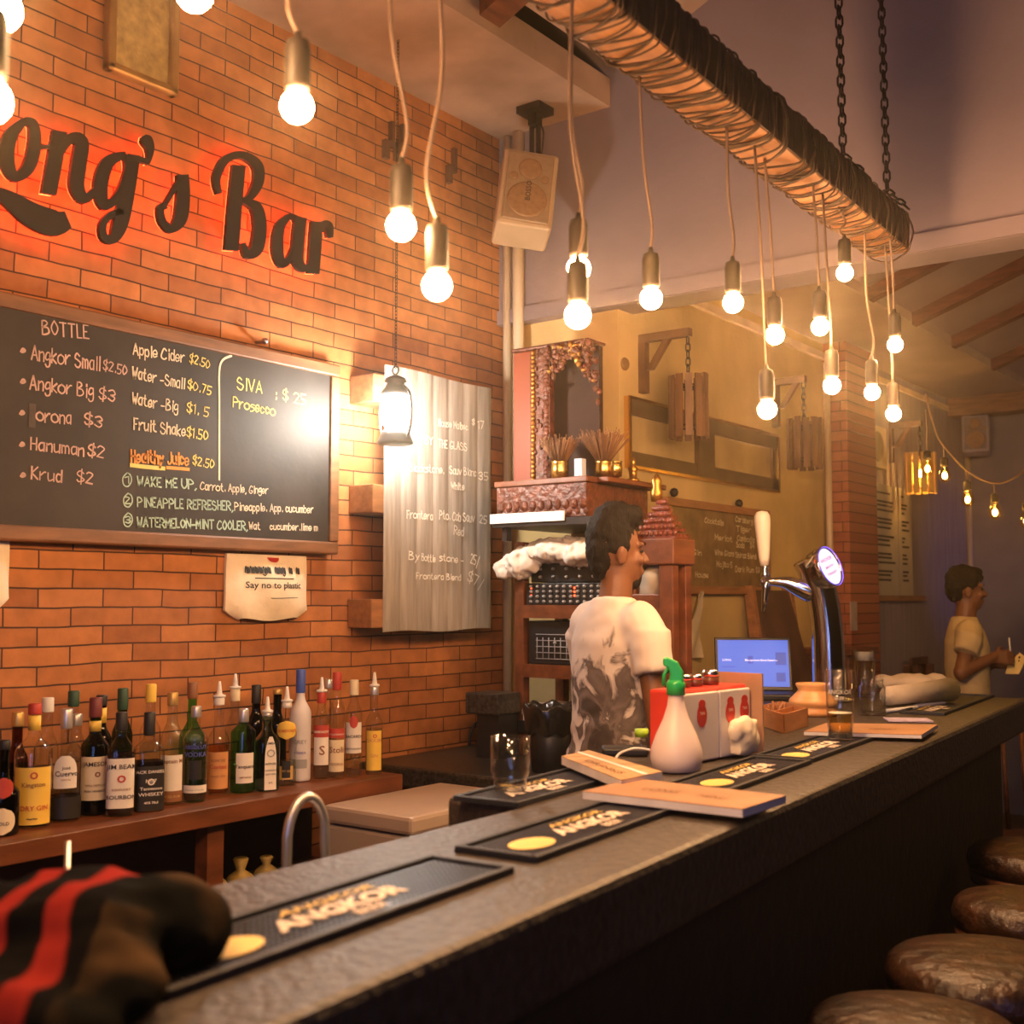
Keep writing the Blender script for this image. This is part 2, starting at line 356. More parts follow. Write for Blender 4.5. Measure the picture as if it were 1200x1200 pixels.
struct(MB().box(YX, 3.2, 8.1, 8.25, 2.685, 2.805).build('tie_beam', M('beam_brown', (.30, .15, .07), .6, var=.25, stretch=(1, 6, 6))))
struct(MB().box(YX, YX + .02, YC + .2, FARY, 2.72, 2.755).build('trim_2', M('cream_trim', (.66, .52, .34), .6)))
struct(MB().box(W, 3.2, YC - .015, YC - .0005, 2.586, 2.645).build('trim_3', plaster))
# window opening in the side wall: dark reveals, mullion, brass bead, two panes
a = at(733, 468, X=YX); b = at(906, 515, X=YX); zt = a.z - .0; zb = at(745, 547, X=YX).z; y0 = a.y; y1 = b.y; ym = at(822, 540, X=YX).y
win = struct(thing('window_1', None, None, (YX, y0, zb)))
rev = M('reveal_brown', (.11, .07, .03), .5, var=.2)
mb = MB(); mb.box(YX, YX + .02, y0, y1, zt - .06, zt); mb.box(YX, YX + .02, y0, y1, zb, zb + .055); mb.box(YX, YX + .03, ym - .075, ym + .07, zb, zt); mb.box(YX, YX + .02, y1 - .05, y1, zb, zt)
put(mb, 'window_frame', rev, win)
mb = MB(); mb.box(YX, YX + .028, y0, y1, zb - .012, zb, 0); mb.box(YX, YX + .028, y0, y1, zt, zt + .012); mb.box(YX, YX + .028, y0 - .012, y0, zb - .012, zt + .012); mb.box(YX, YX + .028, y1, y1 + .012, zb - .012, zt + .012)
put(mb, 'window_bead', brass, win)
pane = M('dusty_pane', (.48, .36, .17), .12, var=.15, scale=6)
for ya, yb in ((y0, ym - .075), (ym + .07, y1 - .05)): put(MB().box(YX, YX + .006, ya, yb, zb + .055, zt - .06), 'window_pane', pane, win)
# small pale service pipes in the corner and on the pillar
pipe = M('cream_pipe', (.62, .50, .34), .4, var=.06)
def pipe_thing(pts, r, label, name='conduit_pipe'):
    t = tag(MB().tube(pts, r, 8).build(name, pipe), label, 'pipe'); return t
pipe_thing([(W + .05, YC - .01, 1.0), (W + .05, YC - .01, 3.38)], .018, 'pale conduit pipe running down the brick corner behind the loudspeaker')
pipe_thing([(W + .115, YC - .02, 1.9), (W + .115, YC - .02, 3.38)], .024, 'thicker cream pipe beside the brick corner above the red shrine')
pipe_thing([(YX + .03, PILY - .03, .9), (YX + .03, PILY - .03, 2.7)], .018, 'cream conduit pipe climbing beside the brick pillar')
pipe_thing([(YX + .03, FARY - .03, .9), (YX + .03, FARY - .03, 2.6)], .02, 'pale pipe in the far corner behind the man in yellow')

# ------------------------------------------------------------------ bar counter
slabtop = M('bar_concrete', (.046, .035, .028), .5, var=.5, scale=60, bump=.5, bscale=70)
barface = M('bar_face', (.018, .012, .008), .7, var=.4, scale=9, bump=.4, bscale=30)
fn = at(800, 995, Z=BAR); fa = at(1000, 911, Z=BAR); ff = at(1206, 818.5, Z=BAR)
fd = (ff - fn).normalized()
n0 = fn + fd * ((.35 - fn.y) / fd.y)
i0 = Vector((-1.235, .35, BAR)); i1 = at(605, 946, Z=BAR); i2 = at(523, 933, Z=BAR)
i3 = Vector((-1.55, 3.80, BAR)); i4 = Vector((-2.12, 3.86, BAR)); i5 = Vector((-2.14, ff.y - .05, BAR))
top = [n0, ff, i5, i4, i3, i2, i1, i0]
bar = thing('bar_counter', 'long dark stone-topped bar counter running the length of the room', 'bar', (-1.0, 2.4, 0))
mb = MB(); mb.prism(top, (0, 0, -.115)); put(mb, 'countertop', slabtop, bar, bevel=.012)
def inset(p, dx, dy=0): return (p.x + dx, p.y + dy, 0)
mb = MB(); mb.prism([inset(n0, -.05), inset(ff, -.05, -.22), inset(i5, .08, -.22), inset(i4, .08, .08), inset(i3, .10, .08), inset(i2, .1, .08), inset(i1, .08, .08), inset(i0, .08)], (0, 0, BAR - .117))
put(mb, 'front_panel', barface, bar)
BD = fd.copy(); BN = Vector((-BD.y, BD.x, 0))       # along the bar, and across it towards the wall
def ontop(px, py, z=BAR): return at(px, py, Z=z)

# ------------------------------------------------------------------ hanging beam wound with cords
beam = thing('hanging_beam', 'long timber beam wound with cords hanging on chains above the bar', 'beam', (-1.12, 1.9, 2.49))
bw = M('beam_wood', (.24, .10, .032), .7, var=.3, scale=5, stretch=(6, .8, 6))
def bx(y): return -1.057 - .04 * (y - 1.68)
BZ0, BZ1, BWD, BEND = 2.492, 2.602, .115, 3.50
def bcorner(y, z): return [(bx(y) - BWD, y, z), (bx(y), y, z)]
mb = MB(); a0, a1 = bcorner(.2, BZ0); b0, b1 = bcorner(BEND, BZ0); c0, c1 = bcorner(.2, BZ1); d0, d1 = bcorner(BEND, BZ1)
mb.hexa([a0, a1, b1, b0], [c0, c1, d1, d0]); put(mb, 'beam_timber', bw, beam, bevel=.006)
cordm = M('brown_cord', (.055, .03, .015), .8, var=.4, scale=30)
mb = MB(); y = .25
while y < BEND - .03:
    dy = random.uniform(-.12, .14); dy = min(dy, BEND - .01 - y); g = .002 + random.random() * .008; s_ = random.uniform(.0, .022) if random.random() < .4 else .003; r = random.uniform(.002, .0034)
    e = .018; path = [(0, e, 0), (0 + e * .2, e * .3, .04), (e, 0 - s_ * .4, .1), (BWD * .5, -s_, .25), (BWD - e, 0 - s_ * .3, .4), (BWD - e * .2, e * .3, .46), (BWD, e, .5), (BWD + s_ * .5, .055, .6), (BWD, .11 - e, .7), (BWD - e * .3, .11 - e * .3, .72), (BWD - e, .11, .74), (BWD * .5, .113, .85), (e, .11, .93), (e * .3, .11 - e * .3, .96), (0, .11 - e, .98), (-s_, .055, 1), (0, e, 1)]
    ring = []
    for px_, pz_, f_ in path:
        yy = y + dy * f_; ox = (px_ / BWD - .5) * 2 * g; oz = (pz_ / .11 - .5) * 2 * g; ring.append((bx(yy) - BWD + px_ + ox, yy, BZ0 + pz_ + oz))
    mb.tube(smooth_path(ring, 2), r, 5)
    y += random.choice((.009, .013, .02, .034))
wrap = put(mb, 'cord_winding', cordm, beam); wrap['label'] = 'thin dark cords wound round the beam'
mb = MB()
for k in range(25):
    y = .3 + k * .126 + random.uniform(-.02, .02); w_ = .0025 + random.uniform(0, .0015); y2 = min(y + .122, BEND)
    mb.hexa([(bx(y) + .0005, y, BZ0 + .004), (bx(y) + w_, y, BZ0 + .004), (bx(y2) + w_, y2, BZ0 + .004), (bx(y2) + .0005, y2, BZ0 + .004)], [(bx(y) + .0005, y, BZ1 - .004), (bx(y) + w_, y, BZ1 - .004), (bx(y2) + w_, y2, BZ1 - .004), (bx(y2) + .0005, y2, BZ1 - .004)])
put(mb, 'side_strip', M('beam_side_dark', (.04, .02, .013), .8, var=.5, scale=14), beam)  # dark strips laid on to make the beam's right side darker
def chain_thing(p, q, label, s=1):
    mb = MB(); p = Vector(p); q = Vector(q); n = int((q - p).length / .027 / s); d = (q - p).normalized()
    for i in range(n):
        c = p.lerp(q, (i + .5) / n); u = Vector((1, 0, 0)) if i % 2 else Vector((0, 1, 0))
        ring = [c + u * (.009 * x * s) + d * (.019 * z * s) for x, z in ((1, .5), (1, -.5), (.6, -.9), (-.6, -.9), (-1, -.5), (-1, .5), (-.6, .9), (.6, .9))]
        mb.tube(ring, .0032 * s, 5, closed=True)
    return mb
iron = M('dark_iron', (.03, .022, .02), .5, metal=.6, var=.3)
for px0, px1, yb, lb in ((988, 975, 185, 'dark iron chain holding the beam, left of the pair'), (1040, 1020, 240, 'dark iron chain holding the beam end, right of the pair')):
    p = at(px0, yb, X=-1.14); p.z = max(p.z, 2.64); e = Vector((p.x, p.y - .03, roof_pt(p.x) - .03))
    mb = chain_thing(p, e, '')
    for dx, dy in ((.022, .12), (-.03, -.04)):
        m2 = chain_thing((p.x + dx, p.y + dy, 2.612), p, ''); mb.add(m2.v, m2.f, 0, True)
    tag(mb.build('chain', iron), lb, 'chain', 'chains holding the beam')

# ------------------------------------------------------------------ bulbs
bulbm = emitter('bulb_glow', BCOL, BULB); sockm = M('bulb_socket', (.022, .016, .011), .5, var=.2, spec=.25)
cordl = M('pale_cord', (.16, .10, .065), .6)
def bulb(px, py, ctx, cty, label, X=-1.14, strength=None, dpx=None):
    p = at(px, py, X=X); d = depth(p); r = .0215
    t = thing('pendant_bulb', label, 'light bulb', p, 0, 'bare bulbs hanging from the beam')
    pr = [(0, -r)] + [(r * sin(a), -r * cos(a)) for a in [pi * k / 12 for k in range(1, 11)]] + [(.0105, .022), (.0105, .03)]
    MB().lathe(pr, 16).build('bulb', bulbm, t)
    MB().lathe([(.012, .021), (.0165, .023), (.0175, .03), (.0175, .078), (.015, .09), (.006, .094), (.004, .104)], 14).build('socket', sockm, t)
    q = at(ctx, cty, X=X); zt = 2.492
    s_ = (zt - p.z) / max(.05, q.z - p.z); e = p.lerp(q, s_) - p; e.z = zt - p.z - .004
    w = random.uniform(-.02, .02)
    pts = smooth_path([(0, 0, .10), (w * .3, w, .10 + (e.z - .1) * .15), (e.x * .5 - w * .4, e.y * .5 - w * .5, .1 + (e.z - .1) * .5), (e.x, e.y, e.z)], 5)
    MB().tube(pts, .0035, 6).build('cord', cordl, t); return t
BL = [(0, 12, 0, -60, 'round warm bulb at the top left edge of the photo'),
 (-14, 118, -14, 0, 'bulb in a dark socket low at the left edge, beside the long sign'),
 (228, -8, 226, -60, 'round warm bulb at the top edge beside the gold picture frame'),
 (348, 125, 345, 0, 'large round bulb on a pale cord above the word Bar'),
 (470, 265, 460, 0, 'large bright bulb on a cord, hanging above the white lantern'),
 (512, 335, 508, 0, 'yellow-glowing bulb hanging right of the bulb over the lantern'),
 (678, 315, 670, 30, 'upper of two bulbs overlapping in front of the shrine'),
 (677, 370, 672, 60, 'lower, brighter of two bulbs overlapping above the shrine'),
 (763, 350, 750, 105, 'small yellow bulb between the shrine and the slatted wooden shade'),
 (859, 355, 853, 180, 'yellow bulb on a long cord to the right of the brown slatted shade bracket'),
 (908, 393, 898, 220, 'bright bulb hanging right above another bulb near the second slatted shade'),
 (899, 480, 886, 205, 'lowest bulb on a long cord left of the second slatted shade'),
 (961, 383, 955, 262, 'small bulb in front of the top of the brick pillar'),
 (990, 320, 986, 280, 'highest bulb, on a short cord just below the beam end'),
 (975, 452, 966, 265, 'bright bulb hanging low in front of the brick pillar'),
 (1022, 460, 1014, 275, 'bright bulb right of the brick pillar, above the wall box'),
 (1049, 404, 1045, 318, 'small yellow bulb at the far end of the beam, upper of the last two'),
 (1047, 485, 1039, 320, 'last low bulb near the far end of the beam, above the yellow slatted shade')]
for k_, (px, py, cx, cy, lb) in enumerate(BL): bulb(px, py, cx, cy, lb, X={1: -1.085, 6: -1.165, 7: -1.085, 0: -1.17}.get(k_, -1.14 + random.uniform(-.03, .03)))
# ------------------------------------------------------------------ back-lit sign
sign = thing('wall_sign', 'black cut-out letter sign with a red glow on the brick wall', 'sign', at(200, 230, X=W))
SXP = W + .05
def stroke_poly(pts):
    P = smooth_path([(x, y, w) for x, y, w in pts], 5); L = []; R = []
    for i, p in enumerate(P):
        a = P[max(i - 1, 0)]; b = P[min(i + 1, len(P) - 1)]; dx = b.x - a.x; dy = b.y - a.y; q = hypot(dx, dy) or 1
        nx, ny = -dy / q, dx / q; w = p.z / 2; L.append((p.x + nx * w, p.y + ny * w)); R.append((p.x - nx * w, p.y - ny * w))
    return L, R
def stroke_solid(mb, pts, x0, x1, mi=0, shrink=0):
    L, R = stroke_poly([(x, y, max(4, w - shrink)) for x, y, w in pts]); n = len(L); vs = []
    for X in (x1, x0):
        for l, r in zip(L, R):
            for q in (l, r):
                p = at(q[0] / 3, q[1] / 3, X=SXP); vs.append((X, p.y, p.z))
    fs = []; o = 2 * n
    for i in range(n - 1):
        a, b, c, d = 2 * i, 2 * i + 1, 2 * i + 3, 2 * i + 2
        fs += [(a, b, c, d), (o + d, o + c, o + b, o + a), (a, d, o + d, o + a), (b, o + b, o + c, c)]
    fs += [(0, o, o + 1, 1), (2 * n - 2, 2 * n - 1, o + 2 * n - 1, o + 2 * n - 2)]
    mb.add(vs, fs, mi)
LET = {'o': [[(85, 425, 25), (35, 480, 48), (22, 560, 52), (50, 622, 35), (98, 590, 45), (120, 510, 45), (115, 440, 34), (85, 425, 25)], [(100, 520, 16), (150, 518, 16), (190, 512, 18)]],
 'n': [[(208, 462, 50), (190, 570, 54), (170, 682, 52)], [(195, 570, 18), (240, 492, 34), (283, 500, 48), (275, 580, 52), (268, 655, 50), (295, 700, 35), (335, 668, 22)]],
 'g': [[(440, 545, 24), (380, 570, 44), (352, 650, 50), (365, 722, 36), (412, 690, 26), (445, 600, 20), (440, 545, 20)], [(468, 545, 44), (445, 680, 50), (420, 790, 52), (395, 842, 32), (362, 830, 26), (362, 785, 24), (395, 752, 24), (432, 745, 14)], [(455, 555, 22), (495, 562, 18), (522, 572, 14)]],
 'apostrophe': [[(503, 478, 14), (512, 492, 40), (525, 520, 30), (524, 555, 16), (518, 578, 8)]],
 's': [[(640, 615, 40), (642, 690, 46), (632, 770, 46), (600, 806, 28), (570, 780, 26), (562, 735, 24), (582, 722, 26)], [(628, 635, 14), (600, 685, 14), (570, 735, 14)]],
 'b': [[(838, 582, 46), (824, 730, 48), (812, 880, 48)], [(768, 682, 18), (760, 625, 26), (792, 562, 28), (850, 546, 26), (902, 582, 36), (906, 640, 36), (880, 690, 26), (850, 705, 14)], [(850, 705, 14), (898, 730, 38), (912, 800, 44), (900, 875, 44), (868, 895, 28), (852, 855, 14)]],
 'a': [[(1015, 760, 18), (982, 800, 34), (974, 875, 40), (990, 928, 30), (1022, 900, 22), (1044, 820, 18), (1038, 770, 18), (1015, 760, 18)], [(1055, 765, 40), (1046, 860, 42), (1046, 920, 38), (1072, 945, 24), (1098, 918, 16)]],
 'r': [[(1112, 780, 40), (1106, 870, 42), (1100, 962, 40)], [(1112, 850, 14), (1130, 795, 24), (1152, 795, 30), (1158, 836, 20)]]}
signm = M('sign_black', (.012, .009, .008), .5); ledm = emitter('sign_led', (1, .06, .015), 22)
for k, st in LET.items():
    mb = MB()
    for i, s_ in enumerate(st): stroke_solid(mb, s_, W + .04 - i * .0007, W + .055 + i * .0007)
    l = put(mb, 'letter', signm, sign)
    mb = MB()
    for s_ in st: stroke_solid(mb, s_, W + .030, W + .036, 0, 12)
    put(mb, 'backlight', ledm, l)['label'] = 'red light strip behind the letter'
sw = [(-90, 690, 20), (-30, 672, 30), (30, 700, 56), (110, 755, 84), (190, 785, 90), (236, 772, 62)]
mb = MB(); stroke_solid(mb, sw, W + .04, W + .055); l = put(mb, 'swash', signm, sign)
mb = MB(); stroke_solid(mb, sw, W + .030, W + .036, 0, 16); put(mb, 'backlight', ledm, l)

# ------------------------------------------------------------------ gold picture frame
a = at(119, 83, X=W); b = at(202, 117, X=W); y0, y1, zb = a.y, b.y, a.z; zt = 3.36
pf = thing('picture_frame', 'tall gold-framed picture high on the brick wall, cut by the top edge', 'picture', (W, (y0 + y1) / 2, zb))
mb = MB()
for u0, u1, v0, v1 in ((y0, y1, zb, zb + .028), (y0, y1, zt - .028, zt), (y0, y0 + .028, zb, zt), (y1 - .028, y1, zb, zt)): mb.box(W, W + .035, u0, u1, v0, v1)
put(mb, 'frame', M('old_gold', (.42, .24, .08), .35, metal=.6, var=.25), pf, bevel=.008)
put(MB().box(W + .004, W + .014, y0 + .02, y1 - .02, zb + .02, zt - .02), 'picture', M('gold_relief', (.42, .30, .11), .5, var=.35, scale=26, bump=.6, bscale=30), pf)

# ------------------------------------------------------------------ chalkboard
CX = W + .045
cb = thing('chalkboard', 'big wood-framed chalkboard listing bottled drinks and juices in chalk', 'chalkboard', (W, 1.7, 1.60))
y1 = at(396, 540, X=CX).y; zt = at(395, 428, X=CX).z; zb = at(398, 650, X=CX).z; y0 = .55
mb = MB()
for u0, u1, v0, v1 in ((y0, y1, zb, zb + .042), (y0, y1, zt - .042, zt), (y0, y0 + .042, zb + .042, zt - .042), (y1 - .042, y1, zb + .042, zt - .042)): mb.box(W + .002, CX + .01, u0, u1, v0, v1)
put(mb, 'frame', M('board_frame', (.20, .085, .035), .55, var=.3, scale=6, stretch=(6, 1, 6)), cb, bevel=.006)
put(MB().box(W + .004, CX, y0 + .03, y1 - .03, zb + .03, zt - .03), 'board', M('slate', (.036, .028, .023), .6, var=.35, scale=5, bump=.05, spec=.35), cb)
mb = MB(); chalks = [M('chalk_pink', (.62, .42, .36), .95), M('chalk_cream', (.75, .66, .50), .95), M('chalk_yellow', (.78, .66, .22), .95), M('chalk_orange', (.8, .34, .10), .95), M('chalk_mint', (.42, .58, .48), .95)]
CP = CX + .0012; NX = Vector((1, 0, 0))
for t, x0, q0, x1, q1, hp, c in (
 ('BOTTLE', 50, 391, 104, 397, 16, 0), ('Angkor Small', 37, 421, 117, 434, 17, 0), ('$2.50', 121, 433, 148, 440, 11, 0), ('Angkor Big', 35, 456, 109, 466, 16, 0), ('$3', 116, 467, 134, 471, 13, 0),
 ('orona', 43, 493, 83, 497, 15, 0), ('$3', 99, 497, 119, 501, 13, 0), ('Hanuman', 36, 527, 98, 534, 14, 0), ('$2', 103, 533, 121, 537, 13, 0), ('Krud', 37, 561, 72, 565, 14, 0), ('$2', 90, 564, 108, 567, 13, 0),
 ('Apple Cider', 156, 415, 216, 425, 13, 1), ('$2.50', 222, 424, 245, 432, 10, 2), ('Water -Small', 155, 443, 216, 456, 13, 1), ('$0.75', 220, 455, 247, 463, 10, 2), ('Water -Big', 155, 473, 208, 483, 13, 1), ('$1. 5', 219, 482, 244, 489, 11, 2),
 ('Fruit Shake', 157, 503, 217, 511, 13, 1), ('$1.50', 219, 511, 243, 516, 11, 2), ('Healthy Juice', 154, 541, 221, 545, 14, 3), ('$2.50', 226, 544, 250, 549, 10, 2),
 ('WAKE ME UP,', 161, 569, 230, 573, 11, 4), ('Carrot. Apple, Ginger', 235, 574, 314, 579, 9, 1), ('PINEAPPLE REFRESHER,', 161, 594, 273, 598, 11, 4), ('Pineapple. App. cucumber', 275, 598, 367, 601, 9, 1),
 ('WATERMELON-MINT COOLER,', 161, 617, 290, 621, 11, 4), ('Wat    cucumber.lime m', 292, 620, 372, 622, 8, 1), ('1', 147, 566, 151, 566, 8, 4), ('2', 146, 590, 152, 590, 8, 4), ('3', 147, 613, 153, 613, 8, 4),
 ('SIVA', 278, 456, 307, 461, 14, 2), (': $ 25', 322, 467, 358, 474, 12, 2), ('Prosecco', 273, 477, 322, 487, 12, 2)):
    A = at(x0, q0, X=CP); B = at(x1, q1, X=CP)
    chalk(mb, t, A, B, NX, hp * depth(A) / F, .0044 if hp > 11 else .0036, c, 1.3 if c == 3 or (c == 4 and hp > 9) else 1)
def line(mb, pts, w, c, n=NX, X=CP): ribbon(mb, smooth_path([at(x, y, X=X) for x, y in pts], 4), n, w, c)
for x, y in ((27, 411), (27, 447), (26, 484), (26, 521), (27, 557)): line(mb, [(x - 2, y + 1), (x, y - 2), (x + 2, y), (x, y + 1)], .008, 0)
line(mb, [(257, 562), (257, 520), (257, 470), (257, 435), (261, 422), (271, 417)], .007, 1)
line(mb, [(154, 545), (170, 547), (192, 549)], .012, 2); line(mb, [(196, 548), (210, 549), (221, 550)], .010, 3)
for x, y in ((149, 562), (150, 586), (150, 609)): line(mb, [(x, y - 8), (x - 5, y - 2), (x - 4, y + 6), (x + 1, y + 8), (x + 5, y + 2), (x + 4, y - 5), (x, y - 8)], .004, 4)
put(mb, 'chalk_lettering', chalks, cb)
put(MB().box(CX + .0002, CX + .0009, at(34, 480, X=CX).y, at(42, 480, X=CX).y, at(38, 501, X=CX).z, at(38, 473, X=CX).z), 'chalk_smudge', M('smudge', (.10, .08, .07), .95, var=.4), cb)
mb = MB(); p = at(308, 400, X=W + .03); mb.tube([(W, p.y, p.z), (W + .035, p.y, p.z)], .006, 8); mb.ell((W + .04, p.y, p.z), .011, 10)
tag(mb.build('nail', steel), 'nail in the bricks just above the chalkboard frame', 'nail')

# ------------------------------------------------------------------ cotton bags under the board
cotton = M('cotton', (.80, .68, .50), .9, var=.08, scale=14, bump=.3, bscale=18)
def bag(name, y0, y1, z0, z1, label, printed):
    t = thing(name, label, 'bag', (W, (y0 + y1) / 2, z0)); n = 14; X0 = W + .012
    def pt(i, j):
        u = i / n; v = j / n; e = .06 * (1 - v) ** 6 * (1 if True else 0); uu = .5 + (u - .5) * (1 + .05 * (1 - v) - .35 * max(0, .12 - v) / .12 * abs(2 * u - 1) ** 3)
        bul = .035 * (sin(pi * u) ** .6) * (sin(pi * min(1, v * .9 + .12)) ** .7) + .006 * sin(9 * u + 5 * v) * (1 - v)
        return Vector((X0 + bul, y0 + (y1 - y0) * uu, z0 + (z1 - z0) * (v - .0) + .005 * sin(3 * pi * u) * (1 - v) ** 4))
    G = [[pt(i, j) for i in range(n + 1)] for j in range(n + 1)]
    mb = MB(); mb.slab(G, (-.010, 0, 0)); put(mb, 'bag_body', cotton, t)
    if printed:
        def f(x, y):
            u = .52 + x; v = y; i = min(n - 1, max(0, int(u * n))); j = min(n - 1, max(0, int(v * n)))
            a, b, c, d = G[j][i], G[j][i + 1], G[j + 1][i], G[j + 1][i + 1]; fu = u * n - i; fv = v * n - j
            return (a.lerp(b, fu)).lerp(c.lerp(d, fu), fv) + Vector((.0025, 0, 0))
        mb = MB()
        mb.text('Say no to plastic', .104, lambda x, y: f(x, .48 + y * 1.35), 0, bold=.012)
        rnd = random.Random(3)
        xx = -.34
        while xx < .33:
            w = rnd.uniform(.03, .05)
            a = [f(xx, .72), f(xx + w * .1, .79), f(xx + w * .4, .80), f(xx + w * .45, .73), f(xx + w * .6, .71), f(xx + w * .8, .79), f(xx + w, .78), f(xx + w * .95, .71)]; ribbon(mb, smooth_path(a, 3), NX, .005)
            if rnd.random() < .5: ribbon(mb, smooth_path([f(xx, .69), f(xx + w * .4, .67), f(xx + w * .8, .695)], 3), NX, .004)
            xx += w + (.012 if rnd.random() < .8 else .06)
        ribbon(mb, [f(-.24 + .48 * k / 8, .63) for k in range(9)], NX, .0035)
        ribbon(mb, [f(-.06 + .34 * k / 8, .33) for k in range(9)], NX, .0022)
        put(mb, 'bag_print', ink, t)
        mb = MB(); C = [f(.02 + .075 * cos(g) , .955 + .075 * sin(g)) for g in [pi + pi * k / 12 for k in range(13)]]; mb.add(C, [tuple(range(13))]); put(mb, 'red_dot', redink, t)
a = at(268, 652, X=W + .02); b = at(361, 652, X=W + .02); zb = at(315, 726, X=W + .03).z
bag('tote_bag', a.y, b.y, zb, zb + .21, 'cream cotton bag printed Say no to plastic, hanging below the chalkboard', True)
a = at(-70, 640, X=W + .02); b = at(13, 640, X=W + .02); zb = at(5, 713, X=W + .03).z
bag('tote_bag', a.y, b.y, zb, zb + .18, 'plain cream cotton bag at the left edge below the chalkboard', False)

# ------------------------------------------------------------------ corrugated metal menu sheet on wooden blocks
KX = -2.83
ys = at(450, 580, X=KX).y; ye = at(575, 590, X=KX).y; zt = 2.277; zb = 1.335
ms = thing('menu_sheet', 'grey corrugated metal sheet with chalked wine prices, propped off the brick wall', 'menu board', (W, ys, zb))
n = 96; P = [[], []]
for i in range(n + 1):
    u = i / n; y = ys + (ye - ys) * u; bump = .006 * (abs(sin(u * pi * 7)) ** .35) 
    for j, z in ((0, zb + .004 * sin(u * 9)), (1, zt + .003 * sin(u * 7))): P[j].append(Vector((KX + bump, y, z)))
mb = MB(); mb.slab(P, (-.0018, 0, 0), sm=True); put(mb, 'metal_sheet', M('weathered_zinc', (.33, .29, .25), .62, metal=.1, var=.28, scale=5, stretch=(1, 10, .8), bump=.1, bscale=20), ms)
chm = M('chalk_white', (.82, .78, .70), .95)
mb = MB(); KP = KX + .0085
for t, x0, q0, x1, q1, hp in (('House Malbec', 514, 499, 548, 504, 8), ('$', 553, 497, 556, 498, 6), ('17', 560, 502, 567, 503, 9), ('BY', 498, 520, 507, 521, 9), ('THE GLASS', 514, 524, 547, 528, 9), ('Blackstone.', 480, 552, 520, 555, 9),
  ('Sauv Blanc', 527, 555, 558, 558, 9), ('35', 561, 562, 572, 563, 9), ('White', 529, 573, 544, 574, 8), ('Frontera', 477, 607, 507, 609, 9), ('Pto. Cab Sauv', 515, 608, 556, 612, 10), ('25', 562, 612, 570, 614, 9), ('Red', 532, 626, 543, 628, 10),
  ('By', 479, 655, 491, 657, 9), ('Bottle', 494, 657, 510, 659, 8), ('stone -', 515, 657, 543, 660, 8), ('25/', 551, 660, 561, 663, 11), ('Frontera Blend', 488, 678, 540, 680, 7), ('$7/', 548, 680, 565, 690, 12)):
    A = at(x0, q0, X=KP); B = at(x1, q1, X=KP); chalk(mb, t, A, B, NX, hp * depth(A) / F, .0042, 0)
line(mb, [(526, 450), (526, 560), (545, 600), (546, 700), (547, 735)], .003, 0, X=KP) if False else None
put(mb, 'chalk_lettering', chm, ms)
for z in (2.19, 1.80, 1.40):
    for y, dz in ((ys - .055, 0), (ye - .12, .0)):
        put(MB().box(W + .001, KX - .002, y, y + .13, z + dz - .05, z + dz + .05), 'wood_block', midwood, ms, bevel=.004)
# iron hooks on the bricks
mb0 = None
for px, py in ((450, 165), (463, 168), (524, 195)):
    p = at(px, py, X=W); mb = MB(); mb.box(W, W + .02, p.y - .012, p.y + .012, p.z - .07, p.z + .0); mb.box(W, W + .02, p.y + .012, p.y + .04, p.z - .02, p.z + .004); mb.box(W, W + .02, p.y + .022, p.y + .04, p.z - .01, p.z + .08)
    tag(mb.build('wall_hook', M('rusty_hook', (.10, .04, .02), .8, var=.3)), {450: 'flat dark iron hook on the bricks, first of three under the soffit', 463: 'dark iron hook on the bricks behind a bulb cord, middle of three', 524: 'dark iron hook on the bricks nearest the loudspeaker'}[px], 'hook', 'iron hooks on the brick wall')

# ------------------------------------------------------------------ hurricane lantern on a chain
LP = at(463, 521, X=-2.69); s = .082 * 3
lan = thing('hurricane_lantern', 'glowing white hurricane lantern hanging on a chain before the metal sheet', 'lantern', LP)
lm = M('lantern_iron', (.10, .09, .09), .4, metal=.7)
MB().lathe([(.055, 0), (.062, .004), (.060, .012), (.052, .03), (.050, .04), (.03, .05), (.028, .058)], 24).build('fuel_tank', lm, lan)
MB().lathe([(.030, .056), (.046, .075), (.052, .105), (.046, .14), (.032, .165)], 24).build('globe', emitter('lantern_glow', (1, .92, .80), 560), lan)
MB().lathe([(.036, .165), (.046, .168), (.05, .178), (.036, .195), (.03, .21), (.038, .214), (.034, .226), (.012, .236), (.004, .24)], 24).build('chimney_cap', lm, lan)
for sg in (-1, 1):
    MB().tube(smooth_path([(sg * .052, 0, .02), (sg * .068, 0, .06), (sg * .072, 0, .12), (sg * .064, 0, .17), (sg * .036, 0, .20)], 5), .0045, 8).build('side_tube', lm, lan)
mb = MB(); mb.tube([(.014 * cos(g), 0, .254 + .014 * sin(g)) for g in [2 * pi * k / 14 for k in range(14)]], .003, 6, closed=True); mb.build('hanging_ring', lm, lan)
mb = chain_thing((LP.x, LP.y, LP.z + .262), (LP.x, LP.y, 3.385), '', .45)
tag(mb.build('chain', iron), 'thin chain from the soffit carrying the white lantern', 'chain')

